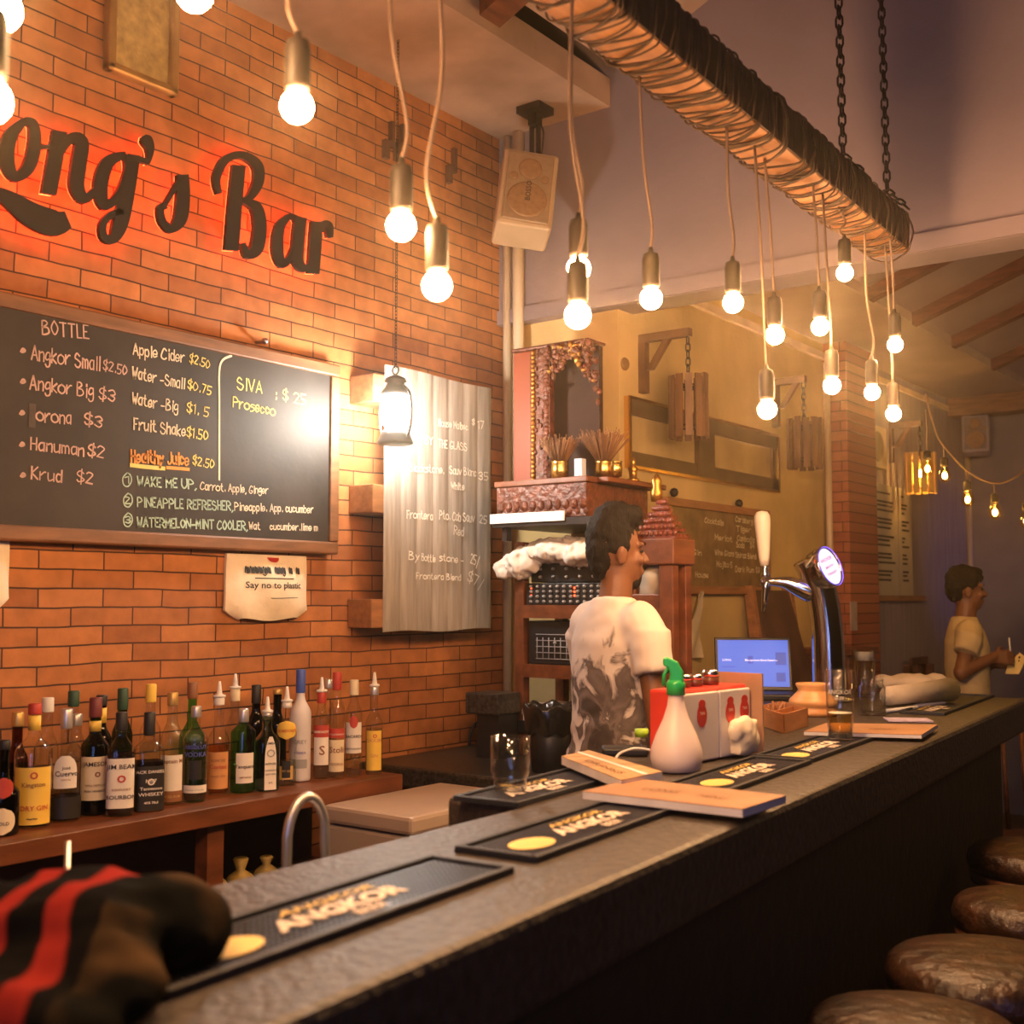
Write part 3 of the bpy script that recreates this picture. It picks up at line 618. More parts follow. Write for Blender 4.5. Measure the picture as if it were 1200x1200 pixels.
# ------------------------------------------------------------------ loudspeakers
def speaker(name, c, w, h, dp, rz, tilt, lean, label, body, grillm, brand=False, bracket=None):
    t = thing(name, label, 'loudspeaker', c, rz); t.rotation_euler = (tilt, lean, rz)
    mb = MB(); mb.box(-w / 2, w / 2, 0, dp, -h / 2, h / 2); mb.build('cabinet', body, t, bevel=.012)
    mb = MB(); mb.box(-w / 2 + .018, w / 2 - .018, -.008, .004, -h / 2 + .018, h / 2 - .018); g = mb.build('grille', grillm, t, bevel=.004)
    dk = M('driver_brown', (.30, .17, .08), .6, var=.15, scale=60)
    for nm, x, z, r in (('woofer', 0, -h * .17, w * .36), ('tweeter', 0, h * .24, w * .21), ('port', -w * .28, h * .12, w * .075), ('port', w * .28, h * .12, w * .075)):
        mb = MB(); mb.lathe([(r, 0), (r * .97, .003), (r * .9, .004), (r * .4, .0022), (0, .0035)], 28, T=Matrix.Translation((x, -.008, z)) @ Matrix.Rotation(radians(90), 4, 'X')); mb.build(nm, dk, t)
    if brand:
        mb = MB(); mb.text('BOSSO', .028, lambda x, y: (-y + .01, -.0135, -.02 + x), 0, bold=.01); mb.build('brand_mark', ink, t)
    return t
spc = at(619, 220, d=4.45); spm = M('speaker_cream', (.46, .33, .20), .5, var=.08)
rz = face_cam(spc) + .12
speaker('loudspeaker', spc, .212, .33, .17, rz, radians(-14), radians(7.5), 'large cream loudspeaker tilted down from the soffit in the brick corner', spm, M('grille_tan', (.31, .21, .125), .6, var=.12, scale=40), True)
mb = MB(); q = at(627, 126, Z=3.384); mb.box(q.x - .055, q.x + .055, q.y - .05, q.y + .05, 3.355, 3.384); mb.box(q.x - .02, q.x + .02, q.y - .02, q.y + .02, 3.31, 3.356)
for dx in (-.016, .016): mb.box(q.x + dx - .003, q.x + dx + .003, q.y - .012, q.y + .012, spc.z + .15, 3.32)
mb.tube(smooth_path([(q.x + .02, q.y, 3.32), (q.x + .04, q.y, 3.27), (q.x + .05, q.y - .03, spc.z + .15)], 5), .004, 6)
tag(mb.build('ceiling_bracket', iron), 'black ceiling bracket holding the cream loudspeaker', 'bracket')
# ------------------------------------------------------------------ stone ledge, rack, shrine in the corner
led = MB(); led.box(W, -2.17, 3.03, YC + .05, .81, .88)
tag(led.build('stone_ledge', stone, bevel=.01), 'speckled dark stone ledge in the corner behind the barman', 'ledge')
mb = MB(); mb.box(W + .02, -2.25, 3.12, 3.8, 0, .81); tag(mb.build('ledge_base', barface), 'dark base under the speckled stone ledge', 'cabinet')
X0 = at(603, 700, Y=3.5).x; X1 = X0 + .52; Y0, Y1 = 3.5, 3.8
rk = thing('equipment_rack', 'red-brown wooden rack of shelves holding amplifiers, in the brick corner', 'shelf rack', (X0, Y0, .88))
for x in (X0, X1 - .04):
    for y in (Y0, Y1 - .04): put(MB().box(x, x + .04, y, y + .04, .881, 1.66), 'post', redwood, rk, bevel=.003)
ZA = at(650, 708, Y=Y0).z; ZB = at(650, 780, Y=Y0).z; ZC = .93
for z in (ZA - .045, ZB - .04, ZC): put(MB().box(X0 + .041, X1 - .041, Y0 + .004, Y1 - .004, z, z + .04), 'shelf_board', redwood, rk, bevel=.003)
for z in (ZA - .045, ZB - .04): put(MB().box(X0 + .041, X1 - .041, Y0 - .008, Y0 + .003, z - .006, z + .042), 'front_rail', redwood, rk)
def amp(name, x0, x1, y0, y1, z0, z1, label, rows, cols, leds=0, grid=False):
    t = thing(name, label, 'amplifier', ((x0 + x1) / 2, y0, z0))
    put(MB().box(x0, x1, y0, y1, z0, z1), 'case', black, t, bevel=.004)
    kn = M('knob_grey', (.35, .36, .38), .4, var=.3); mb = MB()
    for r in range(rows):
        for c in range(cols):
            x = x0 + (x1 - x0) * (c + .8) / (cols + .6); z = z0 + (z1 - z0) * (r + .7) / (rows + .4)
            mb.lathe([(.0055, 0), (.005, .010), (0, .011)], 8, T=Matrix.Translation((x, y0, z)) @ Matrix.Rotation(radians(90), 4, 'X'))
    put(mb, 'control_knobs', kn, t)
    if leds:
        mb = MB()
        for k in range(leds):
            for j in range(3): mb.box(x0 + .02 + k * .19, x0 + .026 + k * .19, y0 - .002, y0 + .001, z0 + .03 + j * .014, z0 + .037 + j * .014)
        put(mb, 'status_lights', emitter('red_led', (1, .08, .02), 8), t)
    if grid:
        mb = MB()
        for k in range(9): mb.tube([(x0 + .04 + k * .026, y0 - .003, z0 + .02), (x0 + .04 + k * .026, y0 - .003, z1 - .06)], .0018, 5)
        for k in range(5): mb.tube([(x0 + .035, y0 - .003, z0 + .02 + k * .022), (x0 + .255, y0 - .003, z0 + .02 + k * .022)], .0018, 5)
        put(mb, 'front_grid', kn, t)
    return t
z1 = at(650, 683, Y=Y0).z; z2 = at(650, 660, Y=Y0).z
amp('mixer_amplifier', X0 + .05, X1 - .10, Y0 + .006, Y1 - .02, ZA - .003, z1, 'black mixer with rows of knobs and red lights on the rack, lower of two stacked', 4, 12, 2)
amp('stereo_amplifier', X0 + .06, X1 - .08, Y0 + .02, Y1 - .02, z1 + .002, z2, 'black amplifier under the white cloth, upper of two stacked', 2, 6)
amp('power_amplifier', X0 + .05, X1 - .08, Y0 + .02, Y1 - .03, ZB + .002, at(650, 728, Y=Y0).z, 'black power amplifier with a pale front grid on the middle rack shelf', 1, 2, 0, True)
def cloth_blob(name, parts, voxel, mat, label, cat, seed=1, amp_=.012, sc=18, mats=None, smooth=4, group=None):
    mb = MB()
    for c, r in parts: mb.ell(c, r, 18)
    c0 = Vector(parts[0][0]); mb.v = [tuple(Vector(v) - c0) for v in mb.v]
    o = mb.build(name, mat, loc=c0); remesh(o, voxel, smooth)
    for v in o.data.vertices:
        q = v.co * sc + Vector((seed * 3.1, seed, 0)); n = noise.noise(q) + .5 * noise.noise(q * 2.1)
        v.co += v.normal * amp_ * n
    return tag(o, label, cat, group)
p = at(660, 650, Y=Y0 + .06)
cloth_blob('white_cloth', [((p.x + .02, p.y, z2 + .045), (.19, .13, .05)), ((p.x - .13, p.y - .07, z2 + .005), (.075, .06, .055)), ((p.x + .14, p.y - .05, z2 + .03), (.10, .09, .045)), ((p.x - .19, p.y - .09, z2 - .02), (.04, .04, .04))], .0065, M('white_cloth', (.74, .66, .58), .8, var=.06, bump=.2, bscale=30), 'crumpled white cloth lying on top of the amplifiers in the rack', 'cloth', 2, .020, 24)
for k, (c, w_) in enumerate((((.55, .5, .42), .20), ((.20, .16, .13), .22), ((.62, .55, .45), .19))):
    z = ZC + .043 + k * .02 + .04; mb = MB()
    x = at(645, 810, Y=Y0).x; mb.box(x - w_ / 2, x + w_ / 2, Y0 - .03 + k * .004, Y0 + .15, z, z + .018)
    tag(mb.build('magazine', M('magazine_%d' % k, c, .6)), ('pale magazine at the bottom of the stack on the low rack shelf', 'dark magazine in the middle of the stack on the low rack shelf', 'cream magazine on top of the stack on the low rack shelf')[k], 'magazine', 'magazines on the rack')
mb = MB(); mb.box(x - .12, x + .12, Y0 - .035, Y0 + .16, ZC + .041, ZC + .081); tag(mb.build('storage_box', black), 'black flat box under the magazines on the low rack shelf', 'box')

# small shelf above the rack that carries the shrine
carv = M('carved_wood', (.12, .034, .016), .38, var=.45, scale=40, bump=1.0, bscale=55)
lacq = M('red_lacquer', (.21, .042, .014), .55, var=.12, scale=3)
BY0 = 3.38; bx0 = at(577, 600, Y=BY0).x; bx1 = at(686, 600, Y=BY0).x; zs = at(620, 608, Y=BY0).z
wsf = thing('wall_shelf', 'dark bracket shelf under the red shrine with a white strip along its front', 'shelf', (bx0, BY0, zs))
put(MB().box(bx0, bx1 + .07, BY0, YC + .04, zs - .026, zs - .001), 'shelf_board', iron, wsf)
put(MB().box(bx0 - .005, at(662, 600, Y=BY0).x, BY0 - .008, BY0 - .001, zs - .012, zs + .022), 'edge_strip', white, wsf)
for x in (bx0 + .03, bx1 + .03): put(MB().box(x, x + .02, BY0 + .02, BY0 + .05, 1.66, zs - .027), 'leg', iron, wsf)
zb0 = zs + .002; zb1 = at(640, 568, Y=BY0 + .01).z; zt = at(620, 408, Y=3.46).z
shr = thing('shrine', 'tall red and gold carved spirit shrine on the corner shelf', 'shrine', ((bx0 + bx1) / 2, 3.55, zb0))
mb = MB(); mb.box(bx0 + .012, bx1 - .005, BY0 + .012, YC - .03, zb0, zb1)
for k in range(11):
    x = bx0 + .03 + (bx1 - bx0 - .05) * k / 10; mb.ell((x, BY0 + .012, zb0 + .045), (.017, .010, .02), 8); mb.ell((x + .015, BY0 + .012, zb0 + .018), (.012, .008, .012), 8)
rnd = random.Random(5)
put(mb, 'carved_base', carv, shr)
put(MB().box(bx0 + .004, bx1 + .004, BY0 + .004, YC - .02, zb1 + .001, zb1 + .022), 'plinth_top', redwood, shr, bevel=.004)
zf = zb1 + .023; SY = 3.50; xl = bx0 + .005; xr = at(689, 480, Y=3.5).x; xm = at(622, 480, Y=SY).x; xn = at(644, 480, Y=SY).x
put(MB().box(xl, xm, SY, SY + .10, zf, zt), 'side_panel', lacq, shr, bevel=.004)
put(MB().box(xm, xr, SY + .075, SY + .10, zf, zt), 'back_panel', M('shrine_back', (.035, .013, .007), .9, var=.3), shr)
mb = MB()
for k in range(30):
    z = zf + .01 + (zt - zf - .02) * k / 29
    mb.ell((rnd.uniform(xm + .02, xn - .004), SY - .003, z + .004), (.008, .008, .010), 6, 0)
    mb.ell((xm + .014, SY - .004, z), (.010, .010, .011), 8, 1); mb.ell((xn - .014, SY + .0, z + .006), (.013, .011, .014), 8, 0)
mb.box(xm, xn, SY, SY + .03, zf, zt, 0)
put(mb, 'carved_column', [carv, gold], shr)
mb = MB(); rnd = random.Random(5)
for k in range(150):
    u = rnd.random(); x = xn + (xr + .05 - xn) * u; arch = .05 + .16 * (abs(2 * u - .9)) ** 1.6; z = zt - rnd.random() * arch
    mb.ell((x, SY - .01 + rnd.uniform(-.012, .012), z), (rnd.uniform(.006, .014), .010, rnd.uniform(.006, .015)), 8, rnd.choice((0, 0, 0, 1)))
mb.box(xm, xr + .01, SY + .004, SY + .02, zt - .05, zt, 0)
put(mb, 'carved_canopy', [carv, gold], shr)
put(MB().box(xl - .005, xr + .01, SY - .012, SY + .11, zt + .001, zt + .014), 'roof_board', carv, shr, bevel=.006)
# offerings on the plinth
straw = M('incense_brown', (.26, .12, .05), .8, var=.4)
def incense(px, py, Y, r, h, label, sticks, spread, hs):
    p = at(px, py, Y=Y); p.z = zf + .0015; t = thing('incense_pot', label, 'incense pot', p)
    MB().lathe([(r * .75, 0), (r * .95, .004), (r, h * .5), (r * .92, h * .86), (r * 1.06, h), (r * .9, h), (r * .85, h * .8), (0, h * .8)], 20).build('pot', brass, t)
    mb = MB(); rn = random.Random(px)
    for k in range(sticks):
        a = rn.uniform(0, 2 * pi); q = rn.random() ** .5; b = Vector((cos(a) * q * r * .6, sin(a) * q * r * .6, h * .8)); e = b + Vector((cos(a) * q * spread, sin(a) * q * spread, hs * rn.uniform(.7, 1)))
        mb.tube([b, b.lerp(e, .5) + Vector((0, 0, .004)), e], .0012, 4); mb.ell(e, (.0022, .0022, .004), 6)
    mb.build('incense_sticks', straw, t); return t
incense(656, 560, 3.44, .032, .062, 'brass pot thick with incense sticks, left on the shrine plinth', 150, .055, .10)
incense(707, 563, 3.50, .030, .058, 'brass pot with the widest fan of incense, at the right of the shrine', 190, .075, .12)
incense(690, 557, 3.62, .022, .05, 'small brass pot of incense between the two larger pots', 30, .02, .08)
p = at(721, 560, Y=3.52); mb = MB(); mb.lathe([(.016, 0), (.024, .004), (.026, .03), (.024, .052), (.027, .056), (0, .05)], 18); tag(mb.build('offering_cup', brass, loc=(p.x, p.y, zf + .001)), 'bright brass cup at the right end of the shrine plinth', 'cup')
p = at(680, 559, Y=3.42); mb = MB(); mb.box(-.016, .016, -.014, .014, 0, .062); tag(mb.build('offering_box', M('pale_blue_card', (.5, .55, .66), .6), loc=(p.x, p.y, zf + .001), bevel=.002), 'small upright pale card box among the incense pots', 'box')
p = at(742, 567, Y=3.70); t = thing('statuette', 'small dark gold statuette at the outer end of the shrine shelf', 'statue', (p.x, p.y, zf + .001))
MB().lathe([(.022, 0), (.024, .01), (.014, .014), (.016, .04), (.02, .05), (.008, .062), (.011, .072), (.008, .084), (0, .094)], 16).build('figure', gold, t)
put(MB().box(xr + .011, p.x + .05, 3.45, YC + .02, zf - .02, zf - .001), 'plinth_wing', redwood, shr, bevel=.004)

# ------------------------------------------------------------------ small wooden cabinet frame right of the barman, with carved ornament
CY = 3.48; cx1 = at(789, 700, Y=CY).x; cx0 = cx1 - .24; zt = at(790, 630, Y=CY).z
cab = thing('wooden_stand', 'open red-brown wooden stand behind the barman, topped by a carved ornament', 'stand', ((cx0 + cx1) / 2, CY, 0))
for x in (cx0, cx1 - .055):
    for y in (CY, CY + .09): put(MB().box(x, x + .055, y - .0, y + .04, 0, zt - .09), 'leg', redwood, cab, bevel=.004)
put(MB().box(cx0 - .01, cx1 + .01, CY - .01, CY + .14, zt - .09, zt), 'top', redwood, cab, bevel=.006)
for py in (703, 770): 
    z = at(790, py, Y=CY).z; put(MB().box(cx0 + .056, cx1 - .056, CY + .005, CY + .12, z - .05, z + .02), 'shelf_board', redwood, cab, bevel=.004)
p = at(775, 628, Y=CY + .05); t = thing('carved_ornament', 'tiered red carved temple ornament on the wooden stand by the barman', 'ornament', (p.x, CY + .065, zt + .001))
mb = MB()
for k in range(6):
    w_ = .075 - k * .012; z = k * .022; mb.box(-w_, w_, -w_ * .7, w_ * .7, z, z + .014)
    for j in range(9): mb.ell((-w_ + 2 * w_ * j / 8, -w_ * .7, z + .016), (.009, .007, .010), 8)
mb.build('tiers', M('carved_red', (.16, .036, .018), .35, var=.4, scale=40, bump=.6), t)
p = at(767, 592, Y=CY + .05); mb = MB(); mb.lathe([(.02, 0), (.022, .03), (.014, .05), (.02, .07), (.012, .085), (0, .10)], 14)
MB.build(mb, 'finial', gold, t, loc=(p.x - t.location.x, 0, .13))
cloth_blob('wrapped_cloth', [((cx0 + .13, CY + .065, at(790, 690, Y=CY).z), (.065, .05, .05)), ((cx0 + .14, CY + .065, at(790, 690, Y=CY).z + .04), (.05, .06, .05))], .012, M('grey_cloth', (.42, .36, .28), .85, var=.2), 'grey folded cloth bundle on the upper shelf of the wooden stand', 'cloth', 5, .01, 20)
p = at(823, 740, X=YX + .03); mb = MB(); G = [[Vector((YX + .02 + .012 * sin(i * 1.3 + j), p.y - .09 * (j / 6) + (i / 6 - .5) * (.02 + .16 * j / 6), p.z + .17 - .28 * j / 6)) for i in range(7)] for j in range(7)]
mb.slab(G, (.004, 0, 0)); tag(mb.build('hanging_rag', M('pale_rag', (.58, .48, .32), .85)), 'pale rag hanging on the ochre wall beside the wooden stand', 'cloth')

# ------------------------------------------------------------------ bin with black bag, tray beside it
p = at(640, 893, Y=3.22); t = thing('waste_bin', 'small bin lined with a shiny black bag on the stone ledge', 'bin', (p.x, 3.24, .881))
d_ = depth((p.x, 3.24, .95)); R = 27 * d_ / F; h_ = at(640, 826, Y=3.24).z - .881
mb = MB(); mb.lathe([(R * .72, 0), (R * .78, .005), (R * .98, h_ * .9), (R * .95, h_ * .9), (R * .7, .02), (0, .02)], 24); mb.build('bin_body', black, t)
bagm = M('bin_bag', (.015, .014, .013), .22, bump=.5, bscale=14)
mb = MB(); n = 36; P = []
for rr, z in ((.86, h_ * .92), (.98, h_ * 1.0), (1.08, h_ * 1.02), (1.12, h_ * .96), (1.09, h_ * .82), (1.05, h_ * .66), (1.0, h_ * .58)):
    P.append([Vector((R * rr * (1 + .05 * sin(5 * g + z * 40) + .03 * sin(11 * g)) * cos(g), R * rr * (1 + .05 * sin(5 * g + z * 40)) * sin(g), z + .008 * sin(7 * g))) for g in [2 * pi * i / n for i in range(n + 1)]])
mb.grid(P); mb.build('bin_bag', bagm, t)
p = at(592, 822, Y=3.45); mb = MB(); mb.box(p.x - .10, p.x + .05, 3.34, 3.48, p.z - .04, p.z + .035); tag(mb.build('stone_block', stone, bevel=.006), 'speckled black stone block on the wall left of the bin', 'block')
mb = MB(); mb.box(p.x - .06, p.x + .04, 3.36, 3.48, .881, p.z - .041); tag(mb.build('block_support', black), 'dark support under the speckled stone block', 'support')
p = at(565, 868, X=W + .05); mb = MB(); mb.tube([(W + .03, p.y + .055 * cos(g), p.z + .07 * sin(g)) for g in [2 * pi * k / 22 for k in range(22)]], .006, 7, closed=True)
tag(mb.build('cable_loop', black), 'black cable loop on the bricks behind the empty tumbler', 'cable')

# ------------------------------------------------------------------ bottle shelf
sy1 = at(455, 905, Z=SH).y; xs = at(236, 948, Z=SH).x + .005
sf = thing('bottle_shelf', 'long red-brown wooden back shelf crowded with spirit bottles', 'shelf', (W, 1.8, 0))
put(MB().box(W, xs, .4, sy1, SH - .05, SH), 'shelf_top', redwood, sf, bevel=.003)
for y in (sy1 - .06, at(240, 1000, X=xs - .04).y, .9): put(MB().box(xs - .08, xs - .03, y, y + .055, 0, SH - .051), 'leg', redwood, sf)
put(MB().box(W + .01, W + .03, .4, sy1 - .02, 0, SH - .051), 'back_panel', M('shelf_back', (.06, .025, .012), .7, var=.3), sf)
put(MB().box(W + .031, xs - .02, .4, sy1 - .02, .57, .60), 'low_shelf', redwood, sf)
for k, (px, s_) in enumerate(((252, .045), (282, .05), (312, .045))):
    p = at(px, 1015, X=-2.72); mb = MB(); mb.lathe([(.004, 0), (s_ * .7, .008), (s_ * .85, .03), (s_ * .6, .052), (s_ * .22, .066), (s_ * .42, .085 + .012 * (k == 1)), (s_ * .3, .09 + .012 * (k == 1)), (0, .08)], 14, sq=3)
    tag(mb.build('folded_bag', M('dull_gold_foil', (.36, .25, .07), .5, var=.4, scale=20), loc=(p.x, p.y, .601)), ('dull gold wrapped bundle under the bottle shelf, left of three', 'tallest dull gold wrapped bundle under the bottle shelf, middle of three', 'dull gold wrapped bundle under the bottle shelf, right of three')[k], 'bundle', 'bundles under the bottle shelf')

# ------------------------------------------------------------------ chest freezer and taps
fz = thing('chest_freezer', 'low beige chest freezer between the bottle shelf and the bar', 'freezer', (-2.3, 2.75, 0))
bei = M('beige_enamel', (.46, .36, .29), .4, var=.05)
put(MB().box(-2.535, -2.2, 2.47, 2.98, 0, .795), 'body', bei, fz, bevel=.01)
put(MB().box(-2.54, -2.19, 2.46, 2.99, .80, .852), 'lid', bei, fz, bevel=.012)
def faucet(px0, px1, py0, ytop, dX, label, r=.011):
    a = at(px0, py0, X=dX); b = at(px1, py0, X=dX); tp = at((px0 + px1) / 2, ytop, X=dX)
    t = thing('tap', label, 'tap', (a.x, a.y, .80)); w_ = b - a; hz = tp.z
    pts = [(0, 0, 0), (0, 0, hz - .80 - .09)] + [tuple(Vector((w_.x * .5, w_.y * .5, hz - .80 - .075)) + Vector((-w_.x * .5 * cos(g), -w_.y * .5 * cos(g), .075 * sin(g)))) for g in [pi * k / 10 for k in range(1, 10)]] + [(w_.x, w_.y, hz - .80 - .10), (w_.x * 1.15, w_.y * 1.15, hz - .80 - .18)]
    MB().tube(smooth_path(pts, 4), r, 12).build('spout', M('brushed_steel', (.62, .60, .60), .38, metal=.85, var=.05), t)
    MB().lathe([(.026, 0), (.028, .006), (.02, .02), (.016, .05), (0, .052)], 18).build('tap_base', chrome, t)
    return t
faucet(336, 381, 1000, 934, -1.50, 'chrome gooseneck tap rising behind the bar below the bottles', .0085)
p = at(79, 1010, X=-1.62); t = thing('tap', 'plain straight chrome tap tube behind the bundled jacket', 'tap', (p.x, p.y, .80))
hz = at(79, 986, X=-1.62).z - .80; MB().tube([(0, 0, 0), (0, 0, hz)], .0045, 12).build('spout', M('brushed_steel'), t); MB().lathe([(.022, 0), (.022, .008), (.012, .02)], 16).build('tap_base', chrome, t)
sk = MB(); sk.box(-1.95, -1.30, .5, 1.66, .72, .799); tag(sk.build('sink_counter', steel), 'steel sink counter behind the near end of the bar', 'counter')
mb = MB(); mb.box(-1.9, -1.34, .55, 1.6, 0, .719); tag(mb.build('sink_cabinet', barface), 'dark cabinet under the steel sink counter', 'cabinet')
# ------------------------------------------------------------------ bottles
def lab_fn(r, sq, z0, H_):
    """(u metres round from the front, v 0..1 of bottle height) to a point just off the wall of the bottle"""
    def f(u, v, off=.0006):
        a = -pi / 2 + u / r; k = sec(a, sq) * r + off; return Vector((k * cos(a), k * sin(a), v * H_))
    return f
clear = glass('bottle_glass', (.95, .96, .94), 1.3); greeng = glass('green_glass', (.30, .72, .32), 1); dgreen = glass('dark_green_glass', (.12, .26, .10), 1)
teal = glass('teal_glass', (.48, .76, .76), 1.2); frost = M('frosted_glass', (.62, .60, .62), .45, var=.08); ambr = glass('amber_glass', (.30, .12, .04), .9); dark = glass('black_glass', (.03, .02, .015), 1.0)
tan = glass('tan_drink', (.85, .55, .22), .2); whisky = glass('whisky', (.38, .13, .03), .25); water_ = glass('water', (.86, .90, .88), .25); cola = glass('cola_dark', (.05, .02, .012), .3)
def C(name, c, rough=.5, metal=0): return M(name, c, rough, metal=metal, var=.08)
cols = dict(red=C('cap_red', (.45, .045, .03)), black=C('cap_black', (.015, .014, .014)), gold=C('cap_gold', (.62, .40, .13), .35, .6), white=C('cap_white', (.72, .70, .66)), silver=C('cap_silver', (.62, .60, .60), .3, .7), maroon=C('cap_maroon', (.16, .03, .03)),
  green=C('cap_green', (.02, .07, .04)), blue=C('cap_blue', (.05, .10, .42)), cream=C('lab_cream', (.74, .64, .44), .65), yellow=C('lab_yellow', (.82, .56, .09), .6), paper=C('lab_paper', (.78, .73, .66), .65), orange=C('lab_orange', (.62, .30, .11), .6),
  lblack=C('lab_black', (.018, .016, .016), .5), redlab=C('lab_red', (.5, .06, .04), .5), bluet=C('lab_blue', (.10, .12, .50), .5), brown=C('lab_brown', (.26, .11, .05)), dgold=C('lab_gold', (.55, .36, .12)), grey=C('lab_grey', (.32, .33, .34)))
NB = []
def bottle(label, cx, by, ty, hw, gm, cap, hs=.60, hn=.74, rn=.013, caph=.11, back=None, liq=None, lvl=.4, labels=(), texts=(), pour=False, sq=2, twist=0, neck=None):
    P = at(cx, by, Z=SH) if back is None else at(cx, 905, X=back)
    P.z = SH; d = depth(P); r = hw * d / F; Ht = at(cx, ty, X=P.x).z - SH; Hb = Ht - (.045 if pour else 0)
    t = thing('liquor_bottle', label, 'bottle', P + Vector((0, 0, .0008)), face_cam(P, twist), 'spirit bottles on the back shelf')
    pr = [(r * .90, 0), (r * .99, .004), (r, .012), (r, Hb * hs)]
    for k in range(1, 7):
        u = k / 6; s_ = .5 - .5 * cos(pi * u); pr.append((r + (rn - r) * s_, Hb * (hs + (hn - hs) * u)))
    zc = Hb * (1 - caph); pr += [(rn, zc), (rn * 1.05, zc + .002)]
    n = 28
    MB().lathe(pr, n, sq=sq).build('glass_body', gm, t)
    if liq is not None:
        zl = Hb * min(lvl, hs + (hn - hs) * .2); rr = r - .0025
        MB().lathe([(rr * .9, .003), (rr, .012), (rr, zl), (0, zl)], n, sq=sq).build('liquid', liq, t)
    cm = cols[cap]
    MB().lathe([(rn * 1.12, zc), (rn * 1.16, zc + .003), (rn * 1.14, Hb - .003), (rn * 1.02, Hb), (0, Hb)], 18).build('cap', cm, t)
    if pour:
        MB().lathe([(rn * 1.35, Hb), (rn * 1.4, Hb + .006), (.008, Hb + .009), (.007, Hb + .02), (.0035, Hb + .045), (0, Hb + .045)], 12).build('pourer', cols['white'], t)
    if neck:
        c, v0, v1 = neck; MB().lathe([(rn + .0008, Hb * v0), (rn + .0012, Hb * v1)], 18).build('neck_label', cols[c], t)
    f = lab_fn(r, sq, 0, Hb)
    for li, (c, v0, v1, wf, shape) in enumerate(labels):
        m = 18; G = []
        for j in range(2 if shape == 'r' else 9):
            v = v0 + (v1 - v0) * j / (1 if shape == 'r' else 8); s_ = 1
            if shape == 'a' and j > 4: s_ = sqrt(max(.0, 1 - ((j - 4) / 4.2) ** 2))
            if shape == 'o': s_ = sqrt(max(.0, 1 - ((j - 4) / 4.02) ** 2))
            G.append([f((i / m - .5) * 2 * wf * r * s_, v, .0006 + .0005 * li) for i in range(m + 1)])
        MB().grid(G).build('label' if li == 0 else 'label_detail', cols[c], t)
    if texts:
        by_c = {}
        for s, u, v, sz, c in texts: by_c.setdefault(c, []).append((s, u, v, sz))
        for c, L in by_c.items():
            mb = MB()
            for s, u, v, sz in L:
                sz = min(sz, 1.95 * r / (max(.1, text_shape(s, .012)[2]) * Hb))
                mb.text(s, 1.0, lambda x, y, u=u, v=v, sz=sz: f(u * r + x * sz * Hb, v + y * sz, .0022), 0, bold=.012)
            mb.build('label_lettering', cols.get(c, ink) if c != 'ink' else ink, t)
    NB.append(t); return t
B0 = -2.85; B1 = -2.885
bottle('round black bottle with red seal and cream oval label at the left end', 2, 978, 868, 19, dark, 'black', .42, .62, .012, .10, labels=(('cream', .02, .30, .8, 'o'), ('redlab', .40, .62, .6, 'o')), texts=(('GOLD', 0, .12, .05, 'ink'),))
bottle('dark amber bottle with gold cap behind the yellow gin at the left end', 19, 0, 835, 13, ambr, 'gold', .52, .70, back=B0, liq=cola, lvl=.5, caph=.14)
bottle('clear gin bottle with large yellow label and red cap', 37, 968, 825, 21, clear, 'red', .60, .76, .0135, .09, liq=cola, lvl=.05, labels=(('yellow', .03, .49, 1.15, 'r'),), texts=(('Kingston', .05, .335, .052, 'brown'), ('DRY GIN', .12, .145, .055, 'redlab'), ('o', 0.05, .40, .12, 'redlab'), ('~~', .0, .06, .07, 'ink')), neck=('yellow', .78, .90))
bottle('clear bottle with white cap behind the yellow-labelled gin', 54, 0, 818, 13, clear, 'white', .55, .72, back=B0, liq=water_, lvl=.3, caph=.13)
bottle('clear tequila bottle with arched white label and grey cap', 75, 961, 831, 19, clear, 'silver', .58, .78, .0125, .18, liq=cola, lvl=.22, labels=(('paper', .30, .59, .72, 'a'), ('lblack', .03, .22, 1.2, 'r')), texts=(('José', .05, .47, .04, 'ink'), ('Cuervo', .08, .41, .065, 'ink'), ('ESPECIAL', .05, .37, .02, 'brown')))
bottle('clear bottle with tall dark green cap behind the tequila', 84, 0, 810, 13, clear, 'green', .55, .72, back=B1, liq=water_, lvl=.4, caph=.14)
bottle('clear bottle with pale silver cap peeking beside the tequila', 88, 0, 837, 12, clear, 'silver', .55, .74, back=-2.74, liq=water_, lvl=.4, caph=.12)
bottle('dark green whiskey bottle with large cream label and maroon cap', 109, 954, 818, 15.5, dgreen, 'maroon', .58, .70, .014, .17, liq=cola, lvl=.5, labels=(('cream', .13, .50, 1.2, 'r'),), texts=(('JAMESON', .12, .42, .07, 'ink'), ('o', .25, .33, .09, 'maroon'), ('TRIPLE DISTILLED', .1, .25, .022, 'brown'), ('IRISH WHISKEY', .1, .20, .026, 'ink')), neck=('yellow', .71, .80))
bottle('black bottle with yellow neck label behind the dark green whiskey', 117, 0, 815, 12, dark, 'black', .58, .72, back=B0, caph=.10, neck=('yellow', .74, .88))
bottle('bourbon bottle with cream label, red seal and black cap, dark liquor inside', 140, 955, 835, 15.5, clear, 'black', .62, .78, .013, .18, liq=whisky, lvl=.60, labels=(('paper', .08, .56, 1.1, 'r'),), texts=(('JIM BEAM', .08, .46, .070, 'ink'), ('o', .08, .33, .15, 'redlab'), ('KENTUCKY', .08, .25, .03, 'brown'), ('BOURBON', .08, .17, .062, 'ink')), sq=4)
bottle('tall dark green wine bottle behind the bourbon', 142, 0, 807, 12, dgreen, 'green', .56, .76, back=B1, caph=.20)
